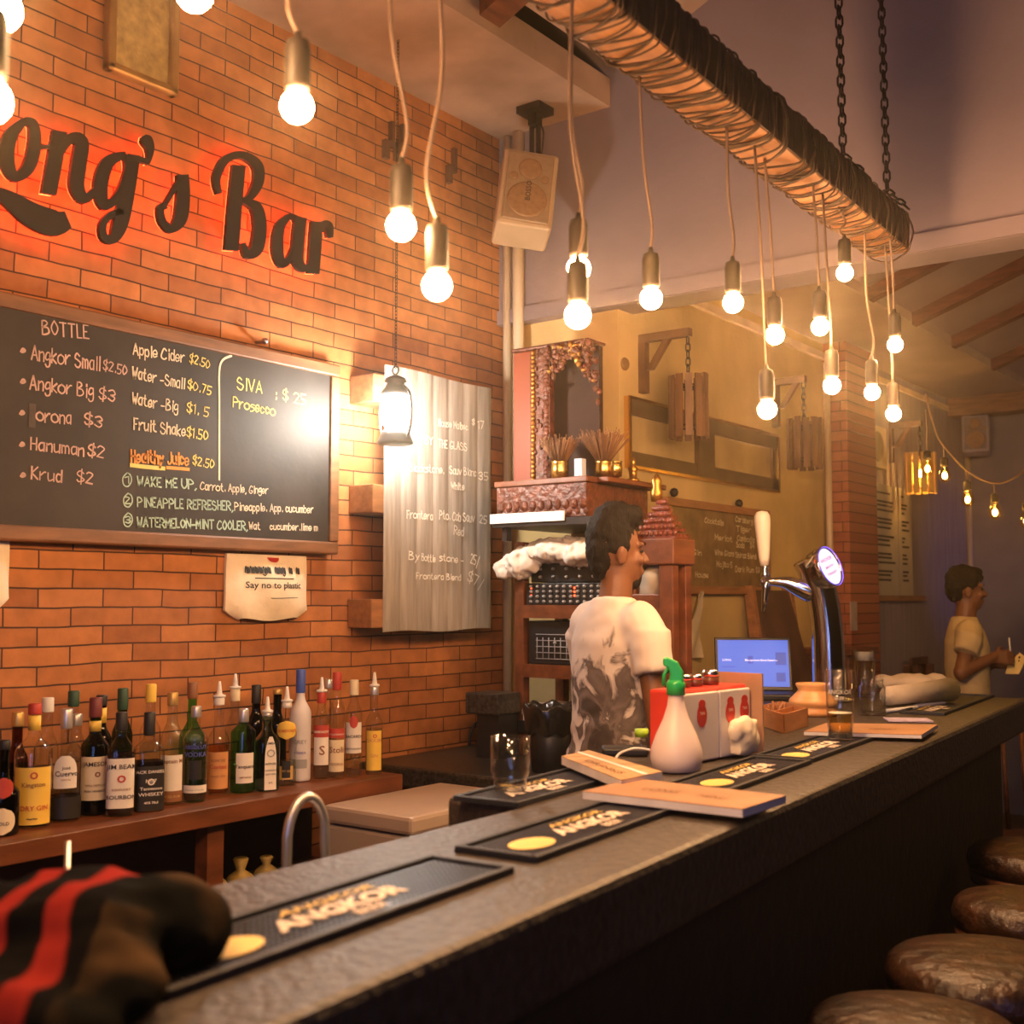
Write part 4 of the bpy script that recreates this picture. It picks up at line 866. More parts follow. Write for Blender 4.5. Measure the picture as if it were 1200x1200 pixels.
bottle('square whiskey bottle with black label and white lettering', 173, 949, 835, 16.5, clear, 'black', .60, .74, .013, .24, liq=cola, lvl=.50, labels=(('lblack', .01, .46, 1.25, 'r'),), texts=(("JACK DANIEL'S", 0, .39, .052, 'paper'), ('o', 0, .27, .14, 'paper'), ('No.7', 0, .295, .05, 'paper'), ('Tennessee', 0, .22, .045, 'paper'), ('WHISKEY', 0, .16, .05, 'paper'), ('40% 70cl', 0, .08, .035, 'paper')), sq=5, twist=.2)
bottle('clear bottle with yellow cap behind the square whiskey bottle', 175, 0, 802, 12, clear, 'yellow', .55, .72, back=B1, liq=water_, lvl=.45, caph=.17)
bottle('spiced rum bottle with white label over a brown band and cork top', 200, 941, 812, 13.5, clear, 'gold', .55, .78, .0125, .12, liq=whisky, lvl=.08, labels=(('paper', .05, .44, 1.1, 'r'), ('brown', .02, .12, 1.12, 'r')), texts=(('Captain M', .0, .37, .062, 'brown'), ('SPICED RUM', 0, .06, .03, 'dgold')))
bottle('clear vodka bottle with blue lettering, silver cap and dark band', 228, 939, 828, 13.5, clear, 'silver', .66, .80, .012, .12, liq=glass('pale_spirit', (.55, .60, .64), .3), lvl=.62, labels=(('lblack', .24, .44, .55, 'r'), ('paper', .10, .18, 1.2, 'r')), texts=(('ABSOLUT', 0, .56, .085, 'bluet'), ('VODKA', 0, .48, .075, 'bluet'), ('Country of Sweden', 0, .125, .025, 'grey')))
bottle('round green bottle with brown and gold cap behind the blue-lettered vodka', 224, 0, 800, 15, greeng, 'brown', .45, .66, back=B1, caph=.16)
bottle('gold label bottle with white pour spout', 255, 930, 799, 12.5, clear, 'white', .54, .72, .013, .08, liq=tan, lvl=.5, labels=(('orange', .06, .44, 1.1, 'r'),), texts=(('RON DE', 0, .34, .04, 'brown'), ('Cortez', 0, .27, .06, 'redlab'), ('SINCE 1793', 0, .18, .03, 'brown')), pour=True)
bottle('clear bottle with white pour spout standing behind the green gin', 274, 0, 790, 11, clear, 'cream', .55, .72, back=B1, liq=water_, lvl=.3, pour=True, caph=.14)
bottle('bright green gin bottle with white label and silver cap', 284, 928, 831, 14.5, greeng, 'silver', .72, .84, .013, .16, liq=None, labels=(('paper', .12, .48, .75, 'r'),), texts=(('Tanqueray', .05, .30, .06, 'ink'), ('IMPORTED', 0.05, .18, .03, 'brown')), twist=.2)
bottle('black wine bottle behind the green and the blue gin', 299, 0, 803, 11, dark, 'black', .56, .74, back=B0, caph=.20)
bottle('blue-green glass gin bottle with tall arched white label and pour spout', 312, 926, 817, 13, teal, 'silver', .60, .80, .012, .05, liq=None, labels=(('paper', .02, .70, .50, 'a'),), texts=(('BOMBAY', .0, .60, .045, 'ink'), ('O', 0, .44, .14, 'grey'), ('SAPPHIRE', 0, .34, .04, 'ink'), ('LONDON', 0, .26, .03, 'ink'), ('DRY GIN', 0, .21, .03, 'ink'), ('47%', 0, .1, .03, 'ink')), pour=True, sq=5, twist=.35)
bottle('dark bottle with black and gold cap behind the clear yellow-label gin', 324, 0, 808, 11, dark, 'gold', .55, .74, back=B0, caph=.06)
bottle('clear gin bottle with yellow shield label and pour spout', 335, 920, 805, 12, clear, 'white', .62, .80, .0125, .07, liq=water_, lvl=.3, labels=(('yellow', .56, .78, 1.1, 'o'), ('dgold', .08, .24, .7, 'r'), ('lblack', .10, .30, .4, 'r')), texts=(("GORDON'S", 0, .645, .06, 'redlab'), ('DRY GIN', 0, .17, .035, 'dgold')), pour=True)
bottle('tall frosted vodka bottle with a blue cap', 351, 915, 785, 12.5, frost, 'blue', .60, .76, .0125, .21, labels=(('grey', .12, .20, .7, 'r'),), texts=(('GREY', 0, .34, .05, 'grey'), ('VODKA', 0, .25, .03, 'bluet')))
bottle('clear bottle just visible behind the two red-labelled vodkas', 384, 0, 796, 10, clear, 'silver', .55, .74, back=B1, liq=water_, lvl=.3)
bottle('vodka bottle with red band, white label and pour spout', 376, 912, 794, 9.5, clear, 'red', .66, .80, .0125, .13, liq=water_, lvl=.2, labels=(('paper', .16, .48, 1.05, 'r'), ('redlab', .48, .62, 1.1, 'r')), texts=(('SMIRNOFF', 0, .53, .055, 'paper'), ('S', .1, .28, .15, 'brown')), pour=True)
bottle('vodka bottle with red cap, red banner and cream label', 394, 911, 788, 9.5, clear, 'red', .62, .78, .0125, .17, liq=water_, lvl=.3, labels=(('cream', .06, .36, 1.1, 'r'), ('redlab', .38, .47, 1.15, 'r')), texts=(('STOLICHNAYA', 0, .405, .04, 'paper'), ('Stoli', 0, .24, .08, 'brown'), ('VODKA', 0, .12, .035, 'brown')))
bottle('white rum bottle with round red emblem and cream cap', 414, 909, 797, 9.8, clear, 'cream', .64, .80, .0125, .16, liq=water_, lvl=.3, labels=(('paper', .24, .56, 1.1, 'r'), ('redlab', .50, .63, .5, 'o')), texts=(('BACARDI', 0, .40, .075, 'ink'), ('CARTA BLANCA', 0, .28, .03, 'ink')))
bottle('last bottle on the shelf, with bright yellow label and pour spout', 438, 907, 788, 10, clear, 'silver', .58, .74, .0115, .10, liq=water_, lvl=.52, labels=(('yellow', .05, .50, 1.0, 'r'),), texts=(('SIKKIM', 0, .37, .06, 'orange'), ('o', .1, .42, .09, 'redlab'), ('GIN', 0, .2, .05, 'orange')), pour=True)
# ------------------------------------------------------------------ beer mats on the bar
rubnub = M('rubber_nub', (.055, .055, .07), .4); matwhite = M('mat_white', (.72, .60, .50), .6); matgold = M('mat_gold', (.55, .38, .08), .6)
MW = (at(541, 991, Z=BAR) - at(629, 1006, Z=BAR)).length
def bar_mat(o, L, label, nubs=True, oval=True, W_=None, tx=.20):
    w = W_ or MW; ang = math.atan2(BD.y, BD.x); t = thing('bar_mat', label, 'bar mat', Vector((o.x, o.y, BAR + .0008)), ang, 'rubber bar mats')
    mb = MB(); e = .010; h = .006
    mb.box(0, L, 0, w, 0, h * .55); mb.build('mat_base', blackmat, t)
    mb = MB(); mb.box(0, L, 0, e, 0, h + .004); mb.box(0, L, w - e, w, 0, h + .004); mb.box(0, e, e, w - e, 0, h + .004); mb.box(L - e, L, e, w - e, 0, h + .004); mb.build('rim', blackmat, t, bevel=.002)
    if nubs:
        mb = MB(); st = .0092; i = 0
        for a in range(int((L - .026) / st)):
            for b in range(int((w - .026) / st)):
                x = .016 + a * st; y = .016 + b * st; mb.box(x, x + .0052, y, y + .0052, h * .5, h)
        mb.build('rubber_nubs', rubnub, t)
    zt = h + .0006
    if oval:
        c = (tx - .115, w * .42); pts = [(c[0] + .048 * cos(g), c[1] + .030 * sin(g), zt) for g in [2 * pi * k / 32 for k in range(32)]]
        mb = MB(); mb.prism(pts, (0, 0, .0008)); mb.build('oval_badge', M('mat_yellow', (.78, .56, .16), .55), t)
    mb = MB()
    mb.text('ANGKOR', .056, lambda x, y: (tx - .045 + x * .92 + y * .30, w * .34 + y * .85, zt + .0016), 0, 'L', bold=.05)
    mb.text('BEER', .026, lambda x, y: (tx + .06 + x + y * .2, w * .16 + y, zt + .0016), 0, 'L', bold=.02)
    mb.text('ANGKOR', .050, lambda x, y: (tx + .0 + x * .8 + y * .30, w * .66 + y * .5, zt + .0006), 1, 'L', bold=.03)
    mb.build('beer_lettering', [matwhite, matgold], t); return t
def barpt(px, py): return at(px, py, Z=BAR + .008)
o = barpt(603, 1017) - BD * .60; bar_mat(o, .60, 'black rubber bar mat nearest the camera, half under the jacket bundle', tx=.245)
o = barpt(629, 1006); bar_mat(o, (barpt(806, 946) - o).length, 'second black bar mat, with the yellow oval, in front of the kraft menu board')
o = barpt(607, 942); bar_mat(o, .46, 'bar mat under the empty tumbler on the inner side of the bar', oval=False, tx=.10)
o = barpt(953, 891) - BD * .50; bar_mat(o, .49, 'bar mat between the spray bottle and the napkin box', tx=.20)
o = barpt(953, 890); bar_mat(o, (barpt(1031, 863) - o).length, 'bar mat under the half-full beer glass', tx=.17)
o = barpt(1107, 836); bar_mat(o, (barpt(1160, 814.5) - o).length, 'far bar mat at the end of the bar by the rolled paper', nubs=False, oval=False, tx=.08)

# ------------------------------------------------------------------ menu boards
kraft = M('kraft_board', (.36, .195, .105), .55, var=.12, scale=12); whedge = M('board_edge', (.72, .70, .72), .4)
def board(quad, z, th, label, lines, face=kraft, tilt=0, stripe=False):
    P = [at(x, y, Z=z) for x, y in quad]; c = sum(P, Vector()) / 4
    t = thing('menu_board', label, 'menu', Vector((c.x, c.y, z - th)))
    if tilt: P[0].z += tilt; P[1].z += tilt
    dn = Vector((0, 0, -th))
    mb = MB(); mb.hexa([p + dn for p in P], [p - Vector((0, 0, .0016)) for p in P]); put(mb, 'board', whedge, t)
    mb = MB(); mb.hexa([p - Vector((0, 0, .0014)) for p in P], P); put(mb, 'cover', face, t)
    def f(u, v): return P[0].lerp(P[3], u).lerp(P[1].lerp(P[2], u), v) + Vector((0, 0, .0012))
    mb = MB()
    for u0, v0, u1, s in lines: mb.text(s, 1, lambda x, y: f(u0 + x * (u1 - u0) * .28, v0 + y * .22), 0, 'L')
    if stripe: mb.add([f(.0, .55), f(1, .55), f(1, .66), f(0, .66)], [(0, 1, 2, 3)], 1)
    put(mb, 'printing', [M('brown_ink', (.16, .07, .03), .7), whedge], t); return t
board([(683, 927), (744, 912), (921, 932), (870, 948)], BAR + .026, .014, 'kraft menu board lying across the bar in front of the spray bottle', ((.25, .4, .55, 'LONG'), (.62, .35, .85, 'MENU')))
board([(658, 886), (690, 879), (776, 904), (728, 914)], BAR + .034, .018, 'thick white-edged menu book with a stripe, left of the spray bottle', ((.3, .2, .9, 'DRINKS'),), M('menu_photo', (.42, .26, .13), .4, var=.5, scale=22), 0, True)
board([(942, 857), (968, 847), (1099, 849), (1080, 861)], BAR + .020, .010, 'kraft menu board lying behind the half-full beer glass', ((.5, .3, .8, 'MENU'),))

# ------------------------------------------------------------------ glasses
tumg = glass('tumbler_glass', (.97, .98, .985), 1.3)
def drink(name, px, by, ty, hw, label, cat, z, prof, beer=0, foam=0, gm=tumg, handle=False, print_=None):
    P = at(px, by, Z=z); d = depth(P); R = hw * d / F; hh = at(px, ty, X=P.x).z - z; t = thing(name, label, cat, (P.x, P.y, z + .0005), face_cam(P))
    out = [(R * a, hh * b) for a, b in prof]; inn = [(max(0, r - .0022), z_ + (.010 if i == 0 else 0)) for i, (r, z_) in enumerate(out)][::-1]
    MB().lathe([(0, 0)] + out + inn + [(0, .010)], 32).build('glass', gm, t)
    if beer:
        def rad(z_):
            for (r0, a), (r1, b) in zip(out, out[1:]):
                if a <= z_ <= b: return r0 + (r1 - r0) * (z_ - a) / max(1e-6, b - a)
            return out[-1][0]
        zz = [.011 + (hh * beer - .011) * k / 8 for k in range(9)]
        MB().lathe([(rad(q) - .003, q) for q in zz] + [(0, zz[-1])], 28).build('beer', glass('beer_amber', (.98, .80, .42), .1), t)
        if foam: MB().lathe([(rad(hh * beer) - .003, hh * beer + .0005), (rad(hh * beer) - .003, hh * (beer + foam)), (0, hh * (beer + foam))], 28).build('foam', M('foam', (.85, .78, .66), .9, bump=.3), t)
    if handle:
        MB().tube(smooth_path([(R * .9, 0, hh * .8), (R * 1.5, 0, hh * .78), (R * 1.6, 0, hh * .45), (R * .95, 0, hh * .2)], 6), .006, 8).build('handle', gm, t)
    if print_:
        mb = MB()
        for s, v, sz, mi in print_: mb.text(s, 1, lambda x, y: ((R * .97) * sin(x * sz / R), -(R * .97) * cos(x * sz / R), v * hh + y * sz), mi, bold=.01)
        mb.build('glass_print', [M('glass_white_print', (.7, .66, .6), .6), redink], t)
    return t
drink('tumbler', 598, 926, 863, 23, 'empty clear tumbler standing on the inner bar mat', 'glass', BAR + .011, [(.80, 0), (.84, .02), (.84, .18), (.92, .28), (1, .34), (1, 1)])
drink('beer_glass', 985, 866, 785, 16.5, 'pint glass a third full of amber beer', 'glass', BAR + .011, [(.84, 0), (.86, .02), (.94, .4), (1, 1)], .37, .012, print_=(('ANGKOR', .66, .016, 0), ('BEER', .58, .012, 0)))
drink('glass_jar', 1023, 838, 796, 15, 'empty glass jar right of the half-full pint', 'glass', BAR, [(.95, 0), (1, .05), (1, .78), (.82, .88), (.86, 1)])
drink('beer_mug', 1014, 817, 762, 12, 'full beer mug with a white head behind the glass jar', 'glass', BAR, [(.9, 0), (.95, .05), (1, 1)], .78, .18, handle=True)

# ------------------------------------------------------------------ spray bottle
P = at(793, 904, Z=BAR); d = depth(P); m = d / F; t = thing('spray_bottle', 'translucent white spray bottle with a green trigger head', 'spray bottle', (P.x, P.y, BAR + .0008), face_cam(P))
pl = M('milky_plastic', (.74, .62, .60), .35, var=.04); R = 30.5 * m; hh = at(793, 808, X=P.x).z - BAR
MB().lathe([(0, .002), (R * .72, 0), (R * .92, .004), (R, hh * .16), (R * .97, hh * .28), (R * .78, hh * .45), (R * .5, hh * .64), (R * .34, hh * .8), (R * .29, hh * .92), (R * .29, hh), (0, hh)], 32).build('bottle', pl, t)
gr = M('green_plastic', (.02, .42, .10), .3, var=.05); h2 = at(793, 770, X=P.x).z - BAR
mb = MB(); r = R * .36; mb.lathe([(r, hh - .012), (r * 1.02, hh + .012), (r * .8, hh + .02), (0, hh + .02)], 20); mb.build('collar', gr, t)
mb = MB(); w_ = r * .62
prof = [(-r * .75, hh + .014), (r * .85, hh + .014), (r * .8, hh + (h2 - hh) * .55), (r * .2, hh + (h2 - hh) * .85), (-r * .9, h2), (-r * 1.35, h2 - .002), (-r * 1.35, h2 - .018), (-r * .75, h2 - .024), (-r * .6, hh + (h2 - hh) * .45)]
mb.prism([(x, -w_, z) for x, z in prof], (0, 2 * w_, 0)); mb.build('trigger_head', gr, t, bevel=.004)
mb = MB(); mb.tube([(-r * .75, 0, h2 - .02), (-r * 1.25, 0, h2 - .04), (-r * 1.3, 0, h2 - .062)], .004, 8); mb.build('trigger', gr, t)

# ------------------------------------------------------------------ napkin and sauce box
A = at(800, 899, Z=BAR); B = at(879, 884, Z=BAR); u = (B - A).normalized(); v = Vector((-u.y, u.x, 0)); L = (B - A).length; ang = math.atan2(u.y, u.x)
hz = at(838, 806, X=((A + B) / 2).x).z - BAR
t = thing('napkin_box', 'red and white napkin dispenser box behind the spray bottle', 'dispenser', (A.x, A.y, BAR + .0008), ang)
redp = M('red_plastic', (.62, .05, .035), .35)
MB().box(-.006, L, .006, .085, 0, hz).build('box_body', redp, t, bevel=.006)
mb = MB(); mb.box(-.002, L * .52 - .002, -.003, .005, .004, hz - .008); mb.box(L * .52 + .002, L, -.003, .005, .004, hz - .008); mb.build('front_plate', M('milk_plate', (.70, .64, .62), .35, var=.06), t, bevel=.004)
mb = MB()
for cx in (L * .26, L * .68, L * .9):
    mb.prism([(cx + .020 * cos(g), -.0034, hz * .64 + .026 * sin(g)) for g in [2 * pi * k / 20 for k in range(20)]], (0, -.0008, 0), 0)
    mb.prism([(cx + .014 * cos(g), -.0038, hz * .64 + .026 + .010 * sin(g)) for g in [2 * pi * k / 12 for k in range(12)]], (0, -.0008, 0), 0)
for cx in (L * .26, L * .68, L * .9): mb.text('TAN', .010, lambda x, y: (cx + x, -.0048, hz * .65 + y), 1, bold=.02)
mb.build('emblem_logo', [redink, matwhite], t)
mb = MB(); mb.ell((L * .80, -.022, hz * .30), (.040, .020, .050), 20); mb.box(L * .80 - .042, L * .80 + .04, -.034, -.003, .008, hz * .52); mb.ell((L * .68, -.02, hz * .38), (.03, .018, .03), 14); mb.ell((L * .9, -.02, hz * .22), (.03, .018, .03), 14)
o = mb.build('paper_napkins', M('napkin', (.80, .70, .55), .9, var=.05, bump=.3, bscale=25), t); remesh(o, .005, 8)
for vv in o.data.vertices: vv.co += vv.normal * .002 * noise.noise(vv.co * 55)
for k, (x, r, h_) in enumerate(((L * .28, .018, .03), (L * .46, .016, .028), (L * .68, .020, .036))):
    q = A + u * x + v * .05; s = thing('shaker', ('squat chrome-topped shaker on the napkin box, nearest the spray bottle', 'chrome-topped shaker in the middle of the napkin box top', 'tallest chrome-topped shaker on the napkin box, by the laptop')[k], 'shaker', (q.x, q.y, BAR + hz + .002), 0, 'shakers on the napkin box')
    MB().lathe([(r, 0), (r, h_ * .55)], 16).build('body', cola_m if False else M('shaker_brown', (.15, .05, .03), .3), s); MB().lathe([(r * 1.05, h_ * .55), (r * 1.05, h_ * .8), (r * .7, h_), (0, h_ * 1.02)], 16).build('cap', chrome, s)
q = A + u * (L + .012) + v * .03; mb = MB(); mb.box(-.003, .003, -.06, .06, 0, hz + .025); c = mb.build('table_card', M('tan_card', (.45, .26, .16), .6), loc=(q.x, q.y, BAR + .001), rz=ang)
tag(c, 'upright tan card at the right end of the napkin box', 'card')

# small bottle with green cap, dark pouch and white cable by the barman
P = at(752, 884, Z=BAR); t = thing('water_bottle', 'small clear bottle with a lime green cap beside the barman', 'bottle', (P.x, P.y, BAR + .0008)); m = depth(P) / F
MB().lathe([(9 * m, 0), (10 * m, .004), (10 * m, 14 * m), (8 * m, 18 * m), (7 * m, 20 * m)], 18).build('bottle_body', clear, t)
MB().lathe([(8 * m, 20 * m), (8 * m, 29 * m), (0, 29.5 * m)], 18).build('cap', M('lime_cap', (.35, .60, .04), .35), t)
P = at(738, 887, Z=BAR); mb = MB(); mb.box(-.06, .05, -.035, .035, 0, .02); tag(mb.build('phone_pouch', black, loc=(P.x - .02, P.y + .02, BAR + .001), rz=.6, bevel=.006), 'flat black pouch under the white cable by the menu book', 'pouch')
c0 = [at(x, y, Z=BAR + .028) for x, y in ((722, 888), (728, 882), (745, 877), (765, 880), (770, 886))]
tag(MB().tube(smooth_path(c0, 6), .0028, 7).build('charging_cable', white), 'white charging cable looped over the black pouch', 'cable')

# wooden tray box and turned pot
A = at(919, 860, Z=BAR); Lp = at(888, 849, Z=BAR); Rp = at(947, 851, Z=BAR); hh = .052
t = thing('wooden_box', 'open wooden divided box beside the turned wooden pot', 'box', (A.x, A.y, BAR + .0008))
a = Lp - A; b = Rp - A; mb = MB(); ow = M('orange_wood', (.42, .18, .07), .45, var=.2, stretch=(1, 1, 5))
def para(mb, o, p, q, z0, z1): mb.hexa([(o.x, o.y, z0), ((o + p).x, (o + p).y, z0), ((o + p + q).x, (o + p + q).y, z0), ((o + q).x, (o + q).y, z0)], [(o.x, o.y, z1), ((o + p).x, (o + p).y, z1), ((o + p + q).x, (o + p + q).y, z1), ((o + q).x, (o + q).y, z1)])
z = Vector((0, 0, 0)); an = a.normalized() * .008; bn = b.normalized() * .008
para(mb, z, a, b, 0, .006); para(mb, z, a, bn, .006, hh); para(mb, b - bn, a, bn, .006, hh); para(mb, z, an, b, .006, hh); para(mb, a - an, an, b, .006, hh); para(mb, a * .5, an, b, .006, hh * .9)
mb.build('box_body', ow, t)
mb = MB(); rn = random.Random(2)
for k in range(10): 
    q = a * rn.uniform(.55, .85) + b * rn.uniform(.2, .8); mb.tube([(q.x, q.y, .02), (q.x + rn.uniform(-.02, .02), q.y + rn.uniform(-.02, .02), .058)], .004, 6)
mb.build('corks', M('cork_brown', (.22, .09, .04), .8), t)
P = at(953, 838, Z=BAR); m = depth(P) / F
t = thing('turned_pot', 'wide turned wooden pot behind the half-full pint glass', 'pot', (P.x, P.y, BAR + .0008))
MB().lathe([(0, 0), (27 * m, 0), (29 * m, 4 * m), (26 * m, 9 * m), (25 * m, 11 * m), (29 * m, 13 * m), (27 * m, 18 * m), (18 * m, 27 * m), (17 * m, 30 * m), (20 * m, 35 * m), (19 * m, 37 * m), (16 * m, 36 * m), (15 * m, 20 * m), (0, 18 * m)], 32).build('pot', M('turned_wood', (.60, .30, .12), .4, var=.15, stretch=(1, 1, 8)), t)
P = at(957, 818, Z=BAR); m = depth(P) / F; mb = MB(); mb.box(-3 * m, 3 * m, -3 * m, 3 * m, 0, 30 * m); tag(mb.build('white_tube', white, loc=(P.x, P.y, BAR + .0008)), 'small white upright tube at the foot of the beer tap', 'tube')

# rolled papers, cloth, pens
P = at(1070, 823, Z=BAR + .02); Q = at(1113, 818, Z=BAR + .02)
mb = MB(); dr = (Q - P).normalized(); mb.tube([P - dr * .16, P, Q], [.032, .034, .042], 16); mb.tube([Q, Q + dr * .004], [.030, .024], 16)
o = mb.build('rolled_towel', M('grey_towel', (.50, .42, .33), .9, var=.12, bump=.3)); o.location.z = .030; tag(o, 'rolled pale towel with its round end facing out on the far bar', 'towel')
P = at(1068, 806, Z=BAR + .03)
cloth_blob('folded_cloth', [((P.x, P.y, BAR + .055), (.10, .08, .03)), ((P.x + .08, P.y + .05, BAR + .06), (.05, .05, .028)), ((P.x - .08, P.y - .05, BAR + .05), (.06, .06, .03)), ((P.x, P.y, BAR + .03), (.10, .08, .029))], .009, M('pale_cloth', (.58, .48, .38), .9, var=.1), 'folded pale cloth lying behind the rolled towel', 'cloth', 4, .008, 18)
for a, b, r, mt, lb in (((1036, 834), (1076, 829), .0065, white, 'white marker pen with a dark grip on the far bar'), ((1072, 828), (1108, 824), .007, M('grey_pen', (.5, .45, .5), .4), 'grey capped marker pen beyond the white marker'), ((1040, 825), (1106, 819), .010, black, 'long black tube lying behind the marker pens')):
    P = at(*a, Z=BAR + r); Q = at(*b, Z=BAR + r); mb = MB(); mb.tube([P, P.lerp(Q, .95), Q], [r, r, r * .4], 10); o = mb.build('marker_pen', mt); o.location.z = r * .2; tag(o, lb, 'pen')
P = at(1062, 845, Z=BAR); mb = MB(); mb.box(-.06, .07, -.05, .05, 0, .004); tag(mb.build('leaflet', M('lilac_leaflet', (.55, .45, .62), .4, var=.3, scale=30), loc=(P.x, P.y, BAR + .002), rz=.5), 'small glossy lilac leaflet behind the far menu board', 'leaflet')

# ------------------------------------------------------------------ laptop
hp = at(884, 806, d=4.5); zc = BAR + .016
t = thing('laptop', 'open black laptop with a bright blue screen behind the napkin box', 'laptop', (hp.x, hp.y, BAR + .001), YAW - .12)
w_ = .146; MB().box(-w_, w_, -.20, .005, 0, .020).build('keyboard_base', black, t, bevel=.004)
mb = MB(); mb.box(-w_ * .88, w_ * .88, -.19, -.09, .0205, .0215); mb.build('keys', M('keys_grey', (.03, .03, .032), .5), t)
T_ = Matrix.Translation((0, .004, .02)) @ Matrix.Rotation(radians(-17), 4, 'X') @ Matrix.Shear('XZ', 4, (0, 0)) if False else Matrix.Translation((0, .004, .02)) @ Matrix.Rotation(radians(-17), 4, 'X')
hs = .21; MB().box(-w_, w_, 0, .012, 0, hs, T=T_).build('screen_lid', black, t, bevel=.004)
s_ = MB().box(-w_ + .012, w_ - .012, -.0012, 0, .016, hs - .012, T=T_).build('screen', emitter('screen_blue', (.05, .16, .85), 1.0), t)
mb = MB()
def F_(x, y): return T_ @ Vector((x, -.0018, y))
mb.text('Management Book Reserve', .011, lambda x, y: F_(.03 + x, .115 + y), 0, bold=.01); mb.text('LONG', .012, lambda x, y: F_(-.10 + x, .115 + y), 0)
for k in range(4): mb.add([F_(-.12, .03 + k * .02), F_(-.07, .03 + k * .02), F_(-.07, .033 + k * .02), F_(-.12, .033 + k * .02)], [(0, 1, 2, 3)], 1)
for x0, x1, y0, y1 in ((.085, .125, .10, .15), (.085, .12, .035, .07), (-.02, .0, .105, .135)): mb.add([F_(x0, y0), F_(x1, y0), F_(x1, y1), F_(x0, y1)], [(0, 1, 2, 3)], 1)
mb.build('screen_content', [emitter('screen_white', (.8, .85, 1), 1.4), emitter('screen_dark', (.03, .09, .5), .8)], t)

# ------------------------------------------------------------------ beer tap tower
P = at(972, 822, Z=BAR); d = depth(P); m = d / F
t = thing('beer_tap_tower', 'curved chrome beer tap tower with a glowing round badge and white handle', 'beer tap', (P.x, P.y, BAR + .0008), YAW)
def q(px, py, y=0): return Vector(((px - 972) * m, y, (822 - py) * m))
pts = smooth_path([q(972, 822), q(972, 780), q(971, 740), q(967, 705), q(961, 680), q(955, 662), q(951, 652)], 5); k = len(pts)
rad = [m * (20 - 2 * sin(pi * i / (k - 1)) + 3 * max(0, i / (k - 1) - .5)) if i < k - 2 else m * (17 if i == k - 2 else 9) for i in range(k)]
MB().tube(pts, rad, 28).build('column', chrome, t)
MB().lathe([(.085, 0), (.09, .004), (.086, .012), (.066, .02)], 28).build('base_flange', chrome, t)
nrm = Vector((.62, -.72, .30)).normalized(); c = q(963, 668, -.035) + nrm * .030
Rm = nrm.to_track_quat('Z', 'X').to_matrix().to_4x4(); Rm = Matrix.Translation(c) @ Rm
upv = Vector((-.38, 0, 1)); ex = upv.cross(nrm).normalized(); ey = nrm.cross(ex).normalized()
def disc(u_, v_, w_=0): return c + ex * u_ + ey * v_ + nrm * w_
mb = MB(); a_, b_ = .062, .070; ring = [(cos(g), sin(g)) for g in [2 * pi * i / 36 for i in range(36)]]
rows = [(1.02, -.05), (1.10, -.02), (1.10, .004), (1.02, .010), (.97, .008), (.97, .0)]
mb.grid([[disc(a_ * s * x, b_ * s * y, w) for x, y in ring + ring[:1]] for s, w in rows]); mb.build('badge_housing', chrome, t)
mb = MB(); mb.add([disc(a_ * .97 * x, b_ * .97 * y, .003) for x, y in ring], [tuple(range(36))]); mb.build('badge_light', emitter('badge_glow', (.66, .66, 1), 1.7), t)
mb = MB(); mb.grid([[disc(a_ * s * x, b_ * s * y, w) for x, y in ring + ring[:1]] for s, w in ((.97, .0035), (1.06, .0115))]); mb.build('badge_ring', emitter('badge_blue', (.16, .10, 1), 3), t)
mb = MB()
for s, v0, sz in (('ANCHOR', .022, .018), ('SMOOTH', -.005, .014), ('DRAUGHT', -.030, .014)): mb.text(s, sz, lambda x, y: disc(x, v0 + y, .0042), 0, bold=.015)
mb.build('badge_print', M('badge_ink', (.35, .02, .12), .6), t)
MB().tube(smooth_path([q(952, 694), q(936, 688), q(922, 683), q(905, 682), q(893, 682)], 4), [m * r for r in (13, 12.5, 12, 11.2, 10.4, 9.6, 8.8, 8, 7, 6.2, 5.6, 5, 4.6, 4.4, 4.3, 4.2, 4.2)][:17], 16).build('faucet_arm', chrome, t)
MB().tube([q(899, 676), q(899.5, 690), q(898, 704), q(896, 717)], [m * 6, m * 5, m * 3.6, m * 2.6], 12).build('spout', chrome, t)
MB().lathe([(m * 5, 0), (m * 6, 4 * m), (m * 4, 8 * m), (m * 5.5, 13 * m), (m * 4, 16 * m)], 14, T=Matrix.Translation(q(899, 678))).build('handle_ferrule', chrome, t)
MB().lathe([(m * 5, 0), (m * 6.5, 10 * m), (m * 9.6, 52 * m), (m * 9.2, 59 * m), (m * 6.5, 63.5 * m), (0, 65 * m)], 20, T=Matrix.Translation(q(898.5, 663)) @ Matrix.Rotation(radians(-2), 4, 'Y')).build('handle', M('tap_white', (.85, .76, .68), .3, var=.03), t)
